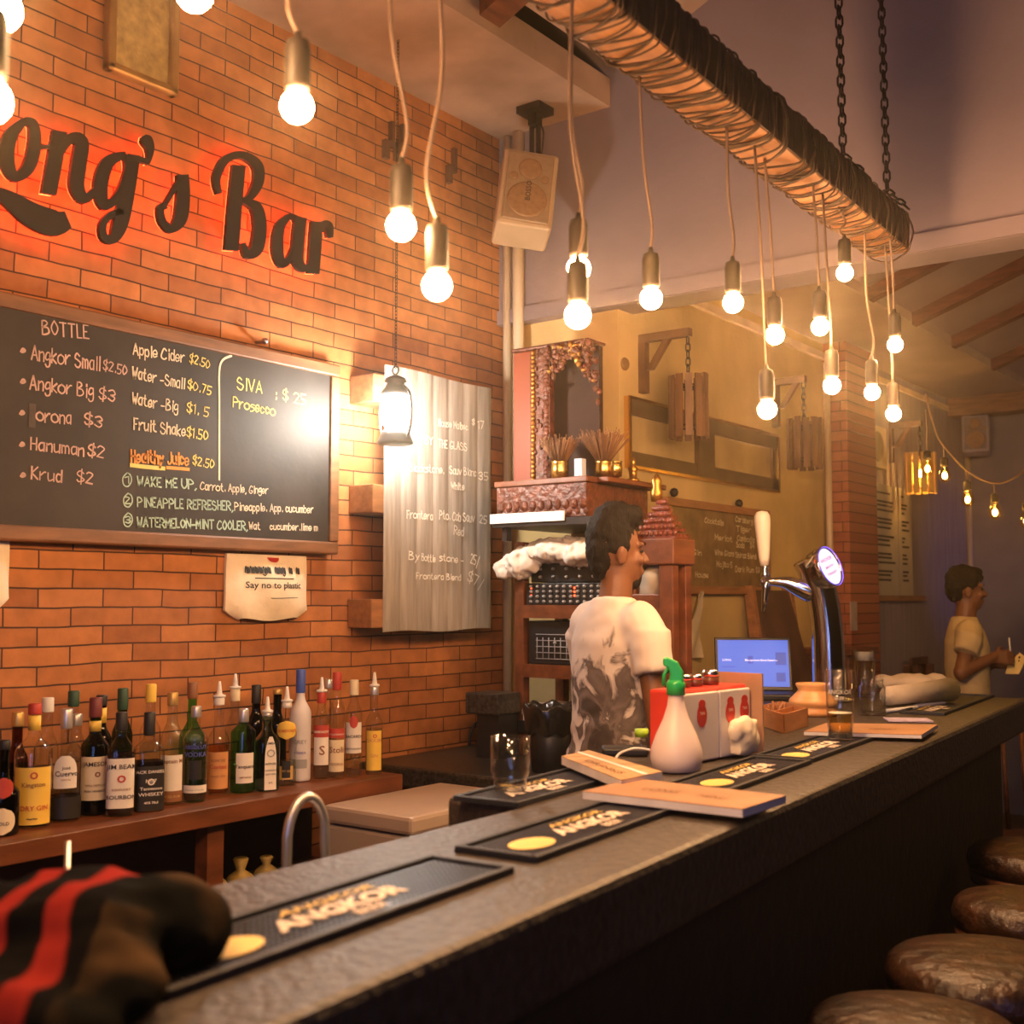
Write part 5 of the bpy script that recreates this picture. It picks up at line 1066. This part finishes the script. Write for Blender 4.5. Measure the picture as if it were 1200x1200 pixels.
# ------------------------------------------------------------------ slatted wooden shades on wall brackets
def shade(px0, px1, py0, py1, arm0, arm1, label, ns, slat, lit=0, vert=55):
    A = at(*arm0, X=YX); Y = A.y; E = at(*arm1, Y=Y); d = depth(E)
    t = thing('wall_bracket', 'wooden arm bracket carrying the ' + label.split(' hanging')[0].split(' beyond')[0] + (' by the window', ' by the brick pillar', ' past the pillar')[(arm0[0] > 800) + (arm0[0] > 1000)], 'bracket', (YX, Y, A.z))
    br = M('bracket_wood', (.12, .055, .02), .6, var=.3)
    z = A.z; L = E.x - YX
    put(MB().box(YX + .001, E.x, Y - .016, Y + .016, E.z - .016, E.z + .016), 'arm', br, t)
    put(MB().box(YX + .001, YX + .032, Y - .018, Y + .018, E.z - .22, E.z - .017), 'upright', br, t)
    put(MB().hexa([(YX + .033, Y - .012, E.z - .13), (YX + .06, Y - .012, E.z - .13), (YX + .06, Y + .012, E.z - .13), (YX + .033, Y + .012, E.z - .13)], [(YX + .11, Y - .012, E.z - .017), (YX + .14, Y - .012, E.z - .017), (YX + .14, Y + .012, E.z - .017), (YX + .11, Y + .012, E.z - .017)]), 'brace', br, t)
    cx = (px0 + px1) / 2; C0 = at(cx, py1, Y=Y); C1 = at(cx, py0, Y=Y); c = Vector((E.x - .012, Y, C0.z)); hh = C1.z - C0.z; R = (px1 - px0) / 2 * d / F * .97
    s = thing('slatted_shade', label, 'lamp shade', c, 0)
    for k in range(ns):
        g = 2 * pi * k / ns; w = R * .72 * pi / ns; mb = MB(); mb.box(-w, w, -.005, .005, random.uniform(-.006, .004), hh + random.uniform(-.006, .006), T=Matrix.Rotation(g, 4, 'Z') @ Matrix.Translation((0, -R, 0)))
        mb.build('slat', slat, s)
    for z_ in (hh * .18, hh * .82): MB().tube([((R - .009) * cos(g), (R - .009) * sin(g), z_) for g in [2 * pi * k / 20 for k in range(20)]], .004, 6, closed=True).build('hoop', iron, s)
    mb = MB()
    for g in (0, pi / 2): mb.tube([(-(R - .009) * cos(g), -(R - .009) * sin(g), hh * .82), ((R - .009) * cos(g), (R - .009) * sin(g), hh * .82)], .004, 6)
    mb.build('cross_wire', iron, s)
    m2 = chain_thing(c + Vector((0, 0, hh * .82)), Vector((c.x, c.y, E.z - .017)), ''); off = c; m2.v = [tuple(Vector(v) - off) for v in m2.v]; m2.build('hanging_chain', iron, s)
    if lit:
        mb = MB(); mb.ell((0, 0, hh * .5), .022, 12); mb.build('bulb', emitter('shade_bulb', (1, .5, .1), lit), s)
    return s
sl = M('slat_brown', (.13, .06, .024), .6, var=.35, stretch=(5, 5, 1), scale=7)
shade(787, 832, 440, 513, (750, 400), (809, 389), 'brown slatted wooden shade hanging before the window in the ochre wall', 12, sl)
shade(927, 966, 490, 549, (905, 450), (944, 444), 'brown slatted wooden shade hanging just left of the brick pillar', 12, sl)
shade(1067, 1101, 531, 578, (1040, 497), (1080, 496), 'yellow lit slatted wooden shade beyond the brick pillar', 12, M('slat_lit', (.72, .46, .12), .6, var=.2), 260)  # light of the string bulbs is painted into these yellow slats

# chalkboard on the ochre wall
a = at(775, 582, X=YX); b = at(898, 697, X=YX); y0, y1 = a.y, b.y; zt = a.z; zb = b.z
t = thing('chalkboard', 'brown chalkboard with faint writing on the ochre wall behind the barman', 'chalkboard', (YX, (y0 + y1) / 2, zb))
mb = MB()
for u0, u1, v0, v1 in ((y0, y1, zb, zb + .035), (y0, y1, zt - .035, zt), (y0, y0 + .035, zb + .035, zt - .035), (y1 - .035, y1, zb + .035, zt - .035)): mb.box(YX, YX + .028, u0, u1, v0, v1)
put(mb, 'frame', midwood, t, bevel=.004)
put(MB().box(YX, YX + .015, y0 + .03, y1 - .03, zb + .03, zt - .03), 'board', M('brown_slate', (.20, .125, .05), .45, var=.35, scale=14), t)
mb = MB(); KP = YX + .0165
for s, x0, q0, x1, q1, h_ in (('Cocktails', 826, 612, 848, 616, 6), ('Carlsberg', 862, 611, 882, 614, 6), ('Tiger', 863, 622, 880, 624, 6), ('Cambodia', 864, 633, 884, 636, 6), ('Merlot', 838, 632, 858, 635, 6), ('Soda', 863, 641, 872, 642, 6), ('$4', 879, 642, 884, 643, 6),
   ('Wine Glass', 838, 650, 860, 652, 6), ('Shiraz Blend', 862, 653, 886, 655, 6), ('Gin', 812, 650, 822, 651, 6), ('Mojito 5', 840, 664, 858, 665, 6), ('Dark Rum $3', 862, 670, 890, 671, 6), ('House', 815, 676, 830, 677, 6)):
    A = at(x0, q0, X=KP); B = at(x1, q1, X=KP); chalk(mb, s, A, B, NX, h_ * depth(A) / F, .005, 0)
put(mb, 'chalk_lettering', M('chalk_dim', (.68, .56, .36), .9), t)
for px, py in ((790, 577), (866, 590)):
    p = at(px, py, X=YX + .02); mb = MB(); mb.ell((p.x, p.y, p.z), (.02, .018, .02), 8); tag(mb.build('nail', iron), 'iron nail above the brown chalkboard, %s' % ('near the shrine' if px < 800 else 'near the window corner'), 'nail')
p = at(736, 426, X=YX + .02); mb = MB(); mb.lathe([(.024, 0), (.026, .006), (.022, .012), (0, .013)], 20, T=Matrix.Translation((YX + .001, p.y, p.z)) @ Matrix.Rotation(radians(90), 4, 'Y')); tag(mb.build('round_plate', M('plate_brown', (.25, .14, .05), .6)), 'small round brown wall plate beside the slatted shade bracket', 'wall plate')
# wall box speaker and far loudspeaker
p = at(1018, 524, X=YX + .02); t = thing('wall_vent', 'square cream wall box with a round grille beyond the brick pillar', 'wall box', (YX + .013, p.y, p.z)); w_ = at(1030, 524, X=YX).y - at(1008, 524, X=YX).y; h_ = (550 - 500) * depth(p) / F
MB().box(0, .06, -w_ / 2, w_ / 2, -h_ / 2, h_ / 2).build('box', M('box_cream', (.62, .47, .26), .5), t, bevel=.008)
MB().lathe([(h_ * .36, 0), (h_ * .34, .006), (h_ * .12, .002), (0, .004)], 26, T=Matrix.Translation((.06, 0, 0)) @ Matrix.Rotation(radians(90), 4, 'Y')).build('round_grille', M('grille_ochre', (.42, .28, .13), .6), t)
p = at(1149, 510, Y=8.2); w_ = 30 * depth(p) / F; h_ = 44 * depth(p) / F
t = speaker('loudspeaker', Vector((p.x, p.y - .12, p.z)), w_, h_, .16, radians(14), radians(-6), 0, 'grey loudspeaker hanging under the wooden tie beam in the far corner', M('speaker_grey', (.40, .34, .40), .5), M('grille_grey', (.25, .2, .2), .6))
mb = MB(); mb.box(p.x - .04, p.x + .04, p.y - .08, p.y, p.z + h_ / 2 + .01, 2.619); tag(mb.build('speaker_hanger', iron), 'dark hanger fixing the grey loudspeaker to the tie beam', 'bracket')
# board with dark shutter and paper menus beyond the pillar
a = at(1004, 560, X=YX + .03); b = at(1062, 697, X=YX + .03); zt, zb = a.z, at(1030, 698, X=YX + .03).z
t = thing('notice_board', 'dark wooden board with two long paper menus beyond the brick pillar', 'notice board', (YX + .013, a.y, zb))
y0 = a.y; y1 = b.y; y2 = at(1018, 600, X=YX + .03).y
mb = MB(); mb.box(YX + .014, YX + .05, y0, y0 + .06, zb, zt); mb.box(YX + .014, YX + .05, y0, y2, zt - .05, zt); mb.box(YX + .014, YX + .05, y0, y2, (zt + zb) / 2 - .04, (zt + zb) / 2 + .03); mb.box(YX + .014, YX + .05, y0, y2 + .9, zb - .03, zb)
put(mb, 'wood_frame', midwood, t)
put(MB().box(YX + .014, YX + .03, y0 + .06, y2, zb, zt - .05), 'dark_panel', M('dark_panel', (.03, .025, .03), .6), t)
mp = M('menu_paper', (.50, .45, .36), .8, var=.06)
for k, (xa, xb, s_) in enumerate(((1019, 1052, 0), (1053, 1068, 1))):
    ya = at(xa, 620, X=YX + .05).y; yb = at(xb, 620, X=YX + .05).y
    put(MB().box(YX + .0505, YX + .053, ya, yb, zb + .002, zt - .01), 'paper_menu', mp, t)
    mb = MB(); rn = random.Random(k)
    for r in range(11):
        z = zt - .06 - r * (zt - zb - .1) / 11; n_ = 2 if r % 2 else 1
        for j in range(n_): ribbon(mb, [Vector((YX + .0545, ya + .05 + .06 * rn.random() * i, z - j * .022)) if i == 0 else Vector((YX + .0545, yb - .06 - .1 * rn.random(), z - j * .022)) for i in range(2)], NX, .012)
    put(mb, 'menu_print', ink, t)
p = at(1001, 722, X=YX + .13); mb = MB(); mb.box(-.001, .003, -.045, .045, -.075, .075); o = mb.build('notice_card', M('notice_card', (.52, .42, .36), .6)); o.location = (YX + .1265, p.y, p.z); tag(o, 'small pale card on the side of the brick pillar', 'card')
# leaning framed board and chair near the tap
A = at(925, 810, X=YX + .25); t = thing('leaning_frame', 'dark framed board leaning on the ochre wall behind the beer tap', 'board', (YX + .16, A.y, 0))
y0 = at(922, 750, X=YX + .2).y; y1 = at(962, 750, X=YX + .2).y; zt = at(925, 692, X=YX + .05).z
mb = MB(); mb.hexa([(YX + .20, y0, .8), (YX + .23, y0, .8), (YX + .23, y1, .8), (YX + .20, y1, .8)], [(YX + .01, y0, zt), (YX + .04, y0, zt), (YX + .04, y1, zt), (YX + .01, y1, zt)]); put(mb, 'panel', M('dark_panel2', (.10, .05, .03), .5, var=.3), t)
for ya in (y0 - .03, y1): put(MB().hexa([(YX + .19, ya, 0), (YX + .25, ya, 0), (YX + .25, ya + .03, 0), (YX + .19, ya + .03, 0)], [(YX + .005, ya, zt + .02), (YX + .05, ya, zt + .02), (YX + .05, ya + .03, zt + .02), (YX + .005, ya + .03, zt + .02)]), 'side_rail', midwood, t)
p = at(985, 770, Y=5.75); t = thing('side_cabinet', 'dark red-brown low cabinet at the foot of the brick pillar', 'cabinet', (p.x - .02, 5.6, 0))
put(MB().box(YX + .012, p.x + .12, 5.55, 5.90, 0, at(985, 768, Y=5.55).z), 'body', darkwood, t, bevel=.006)
put(MB().box(YX + .004, p.x + .14, 5.53, 5.91, at(985, 768, Y=5.55).z + .001, at(985, 764, Y=5.55).z + .015), 'top', redwood, t, bevel=.004)
p = at(1050, 775, Y=7.2); t = thing('bench', 'small dark wooden bench against the grey wall, left of the man in yellow', 'bench', (p.x, 7.2, 0)); zt = at(1050, 770, Y=7.1).z
x0 = YX + .06; x1 = at(1072, 775, Y=7.1).x
put(MB().box(x0, x1, 7.05, 7.35, zt - .045, zt), 'top', darkwood, t, bevel=.004)
for x in (x0, x1 - .05):
    for y in (7.05, 7.30): put(MB().box(x, x + .05, y, y + .05, 0, zt - .046), 'leg', darkwood, t)
put(MB().box(x0 + .051, x1 - .051, 7.06, 7.08, zt - .14, zt - .09), 'rail', darkwood, t)

# ------------------------------------------------------------------ string lights on a slack cable
sb = emitter('string_bulb', (1, .52, .10), 380); bg_ = glass('amber_bulb_glass', (1, .86, .55), .8)
cabm = M('cable_tan', (.22, .14, .07), .6)
def sp(px, py, Y): return at(px, py, Y=Y)
YS = 5.3
cab = [sp(x, y, YS) for x, y in ((1085, 462), (1093, 495), (1104, 520), (1135, 553), (1165, 566), (1188, 560), (1216, 540))]
tag(MB().tube(smooth_path(cab, 6), .005, 7).build('light_cable', cabm), 'slack cable of small amber lights below the tie beam', 'cable')
for k, (px, py, ty, lb) in enumerate(((1087, 549, 480, 'amber string light closest to the yellow slatted shade'), (1107, 557, 524, 'amber string light second from the yellow slatted shade'), (1134, 585, 552, 'amber string light in the middle, below the grey loudspeaker'), (1166, 600, 566, 'lowest amber string light, fourth along the slack cable'), (1203, 610, 548, 'amber string light at the right edge of the photo'))):
    p = sp(px, py, YS); q_ = sp(px, ty, YS); t = thing('string_light', lb, 'light bulb', p, 0, 'amber lights on the slack cable')
    MB().lathe([(0, -.034), (.016, -.03), (.026, -.012), (.027, .004), (.018, .03), (.013, .042)], 16).build('bulb_glass', bg_, t)
    MB().ell((0, 0, -.002), (.011, .011, .015), 10).build('filament', sb, t)
    MB().lathe([(.015, .040), (.017, .046), (.016, .075), (.008, .08)], 12).build('socket', sockm, t)
    MB().tube([(0, 0, .078), (0, 0, max(.09, q_.z - p.z))], .003, 6).build('cord', cabm, t)
w0 = at(865, 345, X=YX + .03); w1 = at(940, 385, X=YX + .03); w2 = at(985, 395, X=YX + .03)
tag(MB().tube(smooth_path([w0, w1, w2], 6), .008, 7).build('wall_cable', pipe), 'cream cable running along the top of the ochre wall behind the bulbs', 'cable')

# ------------------------------------------------------------------ stools
leather = M('stool_leather', (.035, .013, .005), .42, var=.6, scale=22, bump=1.0, bscale=26, coat=0)
for k, (px, py, hw, lb) in enumerate(((1070, 1190, 125, 'brown leather bar stool nearest the camera, cut by the bottom edge'), (1160, 1118, 118, 'brown leather bar stool second from the bottom edge, with a lit seat'), (1205, 1050, 84, 'dark leather bar stool third from the bottom edge, at the right border'), (1215, 990, 46, 'dark round bar stool farthest back at the right border'))):
    P = at(px, py, Z=.74); R = hw * depth(P) / F
    if k == 3: R = .19
    t = thing('bar_stool', lb, 'stool', (P.x, P.y, 0), k * .5, 'leather bar stools along the bar')
    MB().lathe([(R * .94, .66), (R, .672), (R * 1.02, .695), (R * .98, .718), (R * .9, .73), (R * .5, .739), (0, .741)], 36).build('seat', leather, t)
    MB().lathe([(R * .97, .63), (R * .98, .659), (0, .659)], 30).build('seat_ring', darkwood, t)
    for j in range(4):
        g = pi / 4 + j * pi / 2; a = Vector((cos(g), sin(g), 0)); MB().tube([a * R * .72 + Vector((0, 0, .628)), a * R * .98], [.022, .018], 10).build('leg', darkwood, t)
    MB().tube([(R * .86 * cos(g), R * .86 * sin(g), .22) for g in [2 * pi * j / 24 for j in range(24)]], .012, 8, closed=True).build('foot_ring', darkwood, t)
p = at(1195, 900, Y=5.3); t = thing('wicker_chair', 'dark chair in the shadow beyond the end of the bar', 'chair', (p.x + .12, 5.3, 0), .5)
MB().box(-.22, .22, -.22, .22, .42, .46).build('seat', darkwood, t, bevel=.01)
mb = MB(); mb.tube(smooth_path([(-.22, .2, .46), (-.23, .24, .8), (0, .28, .92), (.23, .24, .8), (.22, .2, .46)], 6), .022, 10)
for x in (-.12, -.04, .04, .12): mb.tube([(x, .205, .46), (x, .265, .88)], .010, 8)
mb.build('backrest', darkwood, t)
for x in (-.19, .19):
    for y in (-.19, .19): MB().tube([(x, y, .419), (x * 1.08, y * 1.08, 0)], [.022, .017], 10).build('leg', darkwood, t)

# ------------------------------------------------------------------ bundled jacket on the near end of the bar
m, nt, b, N, L = nodes('plaid_wool')
tc = N('ShaderNodeTexCoord'); wv = N('ShaderNodeTexWave'); wv.inputs['Scale'].default_value = 5.2; wv.inputs['Distortion'].default_value = 2.2; wv.inputs['Detail'].default_value = 1; wv.inputs['Detail Scale'].default_value = 1.2; wv.bands_direction = 'X'
mp = N('ShaderNodeMapping'); mp.inputs['Rotation'].default_value = (0, radians(25), radians(-30)); L(tc.outputs['Object'], mp.inputs[0]); L(mp.outputs[0], wv.inputs['Vector'])
sx = N('ShaderNodeSeparateXYZ'); L(mp.outputs[0], sx.inputs[0])
nz = N('ShaderNodeTexNoise'); nz.inputs['Scale'].default_value = 9; L(tc.outputs['Object'], nz.inputs['Vector'])
cr = N('ShaderNodeValToRGB'); L(wv.outputs[0], cr.inputs[0]); e = cr.color_ramp.elements; e[0].position = .62; e[0].color = (.003, .0028, .003, 1); e[1].position = .78; e[1].color = (.22, .018, .014, 1)
c2 = N('ShaderNodeValToRGB'); L(nz.outputs[0], c2.inputs[0]); e = c2.color_ramp.elements; e[0].position = .50; e[0].color = (.004, .004, .003, 1); e[1].position = .78; e[1].color = (.085, .048, .02, 1)
gt = N('ShaderNodeMath'); gt.operation = 'GREATER_THAN'; gt.inputs[1].default_value = .06; L(sx.outputs[0], gt.inputs[0])
mx = N('ShaderNodeMix'); mx.data_type = 'RGBA'; L(gt.outputs[0], mx.inputs[0]); L(cr.outputs[0], mx.inputs[6]); L(c2.outputs[0], mx.inputs[7]); L(mx.outputs[2], b.inputs['Base Color']); b.inputs['Roughness'].default_value = .95; b.inputs['Specular IOR Level'].default_value = .05
c0 = at(95, 1125, d=1.17); u = RT; f_ = Vector((-sin(YAW), cos(YAW), 0)); zt = at(150, 1018, d=1.17).z; z0 = BAR
def bl(du, df, z, r): return (c0 + u * du + f_ * df + Vector((0, 0, z - c0.z)), r)
cz = (zt + z0) / 2
cloth_blob('jacket_bundle', [bl(0, 0, cz + .001, (.11, .11, (zt - z0) / 2 - .006)), bl(.075, .02, cz - .012, (.066, .075, .055)), bl(-.12, -.02, cz - .02, (.12, .11, .06)), bl(.02, -.09, cz - .03, (.12, .08, .045)), bl(-.02, -.14, cz - .04, (.14, .09, .042))], .008, m, 'dark bundled jacket with red stripes lying on the near end of the bar', 'jacket', 3, .010, 15)

# ------------------------------------------------------------------ people
skin = M('skin_brown', (.18, .075, .036), .5, var=.08, scale=20); hairm = M('black_hair', (.011, .008, .006), .7, var=.3, scale=60, bump=.6, bscale=90, stretch=(3, 3, .6), spec=.2)
def loft(mb, S, n=24):
    vs = []; fs = []
    for cx, cy, z, rx, ry in S:
        for i in range(n): g = 2 * pi * i / n; vs.append((cx + rx * cos(g), cy + ry * sin(g), z))
    for j in range(len(S) - 1):
        for i in range(n): fs.append((j * n + i, j * n + (i + 1) % n, (j + 1) * n + (i + 1) % n, (j + 1) * n + i))
    fs += [tuple(range(n))[::-1], tuple((len(S) - 1) * n + i for i in range(n))]; mb.add(vs, fs)
def hand(mb, wr, dr, pn, side, curl):
    """wrist, finger direction, palm normal; side = direction of the thumb"""
    dr = Vector(dr).normalized(); pn = Vector(pn); pn = (pn - dr * pn.dot(dr)).normalized(); s = dr.cross(pn) * side; wr = Vector(wr)
    for k in range(4): mb.cap(wr + s * (.015 - .010 * k) * 1.0, wr + dr * .08 + s * (.030 - .020 * k), .016, .0115, 8)
    for k, L_ in enumerate((.070, .080, .074, .058)):
        p = wr + dr * .082 + s * (.032 - .0215 * k); a = 0; r = .0085
        for j, fr in enumerate((.45, .32, .23)):
            a += curl * (.5, .9, .8)[j]; q_ = p + (dr * cos(a) + pn * sin(a)) * L_ * fr; mb.cap(p, q_, r, r * .9, 8); p = q_; r *= .92
    p = wr + dr * .025 + s * .024; q_ = p + (dr * .6 + s * .75 + pn * .3).normalized() * .042; mb.cap(p, q_, .012, .0105, 8); mb.cap(q_, q_ + (dr * .85 + s * .15 + pn * .5).normalized() * .034, .0105, .008, 8)
def person(label, loc, rz, sc, head, armR, armL, shirt_m, trouser_m, hair_style, beard, hx=0, lean=(0, 0), wide=1):
    t = thing('person', label, 'person', loc, rz); t.scale = (sc * wide, sc * wide, sc)
    lx, ly = lean; mb = MB()
    def lz(z): k = (z - .9) / .6; return lx * k, ly * k
    for s in (-1, 1): mb.chain([(s * .09, 0, .90), (s * .10, .01, .50), (s * .10, -.02, .09)], [.085, .058, .045]); mb.cap((s * .105, -.03, .045), (s * .125, .13, .03), .042, .03)
    S = [(0, 0, .82, .15, .105), (0, 0, .95, .155, .11), (0, 0, 1.08, .14, .095), (0, 0, 1.25, .16, .10), (0, 0, 1.38, .165, .095), (0, 0, 1.45, .11, .07)]
    loft(mb, [(c[0] + lz(c[2])[0], c[1] + lz(c[2])[1], *c[2:]) for c in S]); ox, oy = lz(1.5)
    mb.cap((ox, oy - .012, 1.42), (ox, oy + .01, 1.57), .062, .056)
    arms = []
    for (el, wr, hd, pn, curl), s in ((armR, 1), (armL, -1)):
        sh = Vector((s * .178 + ox, oy - .005, 1.405)); mb.chain([sh - Vector((s * .02, 0, .02)), el], [.044, .038]); mb.chain([el, wr], [.041, .027]); hand(mb, wr, hd, pn, s, curl); arms.append((sh, Vector(el)))
    Rz = Matrix.Translation((ox, oy, 0)) @ Matrix.Rotation(head, 4, 'Z') @ Matrix.Rotation(hx, 4, 'Y')
    def hp(x, y, z): return Rz @ Vector((x, y, z))
    R3 = Rz.to_3x3()
    hd = lambda c, r: mb.ell(hp(*c), r, 20, R=R3)
    hd((0, -.008, 1.655), (.073, .092, .092)); hd((0, .035, 1.60), (.058, .062, .082)); hd((0, .056, 1.548), (.034, .034, .026)); hd((0, .01, 1.575), (.055, .07, .05))
    mb.cap(hp(0, .094, 1.640), hp(0, .116, 1.604), .008, .0135); hd((0, .104, 1.600), (.019, .014, .009)); hd((0, .098, 1.572), (.023, .010, .007)); hd((0, .094, 1.562), (.020, .010, .007))
    for s in (-1, 1): hd((s * .030, .080, 1.652), (.030, .014, .009)); hd((s * .042, .074, 1.605), (.022, .018, .018)); hd((s * .074, -.006, 1.618), (.010, .022, .032)); hd((s * .077, -.010, 1.628), (.012, .016, .018))
    o = mb.build('body', skin, t); remesh(o, .0062, 4)
    mb = MB()
    for s in (-1, 1): mb.ell(hp(s * .030, .086, 1.632), (.012, .008, .006), 12, R=R3)
    mb.build('eyes', M('eye_dark', (.05, .04, .035), .2), t)
    mb = MB()
    for s in (-1, 1): mb.ell(hp(s * .031, .094, 1.654), (.021, .005, .0045), 10, R=R3)
    mb.build('eyebrows', hairm, t)
    mb = MB()
    if hair_style == 'quiff':
        for c, r in (((0, -.018, 1.685), (.077, .092, .082)), ((0, -.055, 1.645), (.066, .056, .075)), ((0, .035, 1.735), (.066, .058, .040)), ((0, .0, 1.748), (.064, .075, .038)), ((0, .065, 1.745), (.05, .035, .032)), ((.0, -.06, 1.59), (.05, .035, .045)), ((-.068, -.01, 1.655), (.014, .042, .04)), ((.068, -.01, 1.655), (.014, .042, .04))): mb.ell(hp(*c), r, 20, R=R3)
    else:
        for c, r in (((0, -.016, 1.685), (.081, .096, .080)), ((0, -.055, 1.64), (.072, .058, .078)), ((0, .045, 1.715), (.066, .055, .034)), ((0, .078, 1.692), (.052, .024, .022)), ((-.068, .0, 1.665), (.016, .05, .042)), ((.068, .0, 1.665), (.016, .05, .042))): mb.ell(hp(*c), r, 20, R=R3)
    o = mb.build('hair', hairm, t); remesh(o, .007, 3)
    for v in o.data.vertices: v.co += v.normal * (.006 * noise.noise(v.co * 45) + .004 * noise.noise(v.co * 110))
    if beard:
        mb = MB()
        for c, r in (((0, .056, 1.538), (.036, .036, .026)),): mb.ell(hp(*c), r, 16, R=R3)
        o = mb.build('beard', hairm, t); remesh(o, .006, 3)
        for v in o.data.vertices: v.co += v.normal * .003 * noise.noise(v.co * 90)
    # shirt
    mb = MB(); S = [(0, 0, .80, .205, .155), (0, 0, .90, .198, .148), (0, 0, 1.0, .182, .132), (0, 0, 1.10, .172, .120), (0, 0, 1.24, .186, .124), (0, 0, 1.35, .188, .122), (0, -.004, 1.42, .160, .100), (0, -.008, 1.465, .105, .080), (0, -.008, 1.492, .075, .072)]
    loft(mb, [(c[0] + lz(c[2])[0], c[1] + lz(c[2])[1], *c[2:]) for c in S], 32)
    for sh, el in arms: mb.cap(sh + Vector((0, 0, .002)) - Vector((sh.x - ox, 0, 0)) * .25, sh.lerp(el, .22), .076, .074); mb.tube([sh.lerp(el, f) for f in (.05, .2, .35, .5)], [.075, .073, .071, .071], 16)
    o = mb.build('t_shirt', shirt_m, t); remesh(o, .009, 5)
    for v in o.data.vertices:
        c = v.co; k = .010 * max(0, min(1, (1.25 - c.z) / .25)) + .004
        v.co += v.normal * k * (noise.noise(Vector((c.x * 7 + c.z * 9, c.y * 7, c.z * 22 - c.x * 10))) + .4 * noise.noise(c * 34))
    mb = MB(); loft(mb, [(0, 0, .80, .172, .125), (0, 0, .93, .172, .122)]); 
    for s in (-1, 1): mb.chain([(s * .09, 0, .86), (s * .10, .01, .50), (s * .10, -.02, .11)], [.10, .078, .066])
    o = mb.build('trousers', trouser_m, t); remesh(o, .012, 4)
    mb = MB()
    for s in (-1, 1): mb.cap((s * .105, -.04, .048), (s * .125, .14, .040), .050, .040); mb.box(s * .115 - .05, s * .115 + .05, -.09, .17, 0, .03)
    o = mb.build('shoes', black, t); remesh(o, .012, 3)
    return t
# white shirt with a grey printed animal: mask made from object coordinates
m, nt, b, N, L = nodes('printed_cotton')
tc = N('ShaderNodeTexCoord'); mp = N('ShaderNodeMapping'); L(tc.outputs['Object'], mp.inputs[0]); mp.inputs['Location'].default_value = (-.075, .10, -1.07)
sp_ = N('ShaderNodeVectorMath'); sp_.operation = 'MULTIPLY'; sp_.inputs[1].default_value = (5.9, 3.0, 4.6); L(mp.outputs[0], sp_.inputs[0])
ln = N('ShaderNodeVectorMath'); ln.operation = 'LENGTH'; L(sp_.outputs[0], ln.inputs[0])
nz = N('ShaderNodeTexNoise'); nz.inputs['Scale'].default_value = 11; nz.inputs['Detail'].default_value = 6; nz.inputs['Distortion'].default_value = .8; L(tc.outputs['Object'], nz.inputs['Vector'])
sb_ = N('ShaderNodeMath'); sb_.operation = 'MULTIPLY_ADD'; sb_.inputs[1].default_value = -.36; sb_.inputs[2].default_value = .98; L(ln.outputs['Value'], sb_.inputs[0])
mu = N('ShaderNodeMath'); mu.operation = 'MULTIPLY'; L(sb_.outputs[0], mu.inputs[0]); L(nz.outputs[0], mu.inputs[1])
cr = N('ShaderNodeValToRGB'); L(mu.outputs[0], cr.inputs[0]); e = cr.color_ramp.elements; e[0].position = .26; e[0].color = (.66, .58, .53, 1); e[1].position = .31; e[1].color = (.11, .085, .08, 1)
e2 = cr.color_ramp.elements.new(.40); e2.color = (.20, .16, .145, 1); e3 = cr.color_ramp.elements.new(.48); e3.color = (.07, .055, .05, 1)
L(cr.outputs[0], b.inputs['Base Color']); b.inputs['Roughness'].default_value = .9
P = at(722, 800, d=3.5); gz = at(733, 586, d=3.5).z
person('barman in a white t-shirt with a grey animal print, turned away behind the bar', (P.x - .02, P.y, 0), radians(-18), gz / 1.786, radians(-18),
  ((.245, .0, 1.13), (.20, .20, 1.02), (-.2, .9, -.1), (0, -.2, -1), .5), ((-.20, .10, 1.15), (-.10, .28, 1.05), (.2, .9, 0), (0, -.2, -1), .5), m, M('dark_trousers', (.02, .02, .025), .8), 'quiff', True, 0, (.02, .01), .87)
P = at(1140, 740, d=5.6); gz = at(1136, 659, d=5.6).z
ys_ = M('yellow_shirt', (.52, .40, .22), .9, var=.06)
p2 = person('man in a yellow-grey t-shirt holding a paper and pen beyond the bar', (P.x - .03, P.y, 0), radians(-66), gz / 1.772, radians(10),
  ((.245, -.07, 1.215), (.13, .12, 1.285), (-.25, .9, .0), (-.9, 0, -.3), .55), ((-.22, .0, 1.19), (-.04, .16, 1.25), (.3, .9, .05), (.8, 0, .4), .6), ys_, M('grey_trousers', (.035, .035, .05), .8), 'short', False, wide=.9)
def pw(x, y, z): return Matrix.Translation(p2.location) @ Matrix.Rotation(p2.rotation_euler[2], 4, 'Z') @ Matrix.Diagonal((*p2.scale, 1)) @ Vector((x, y, z))
c = pw(.05, .25, 1.245); mb = MB(); ux = RT * .055 + Vector((0, 0, .025)); uy = Vector((-.01, .02, .045)); mb.prism([c - ux * .9 - uy * .4, c + ux * .2 - uy, c + ux + uy * .2, c + ux * .5 + uy, c - ux * .6 + uy * .4], (FW * .0015))
tag(mb.build('paper_slip', M('yellow_paper', (.80, .62, .25), .8)), 'pale yellow slip of paper in the hands of the man in yellow', 'paper')
a = pw(.075, .225, 1.26); mb = MB(); mb.tube([a, a + Vector((-.004, -.01, .115))], .004, 8); tag(mb.build('pen', white), 'thin pale pen held upright by the man in yellow', 'pen')
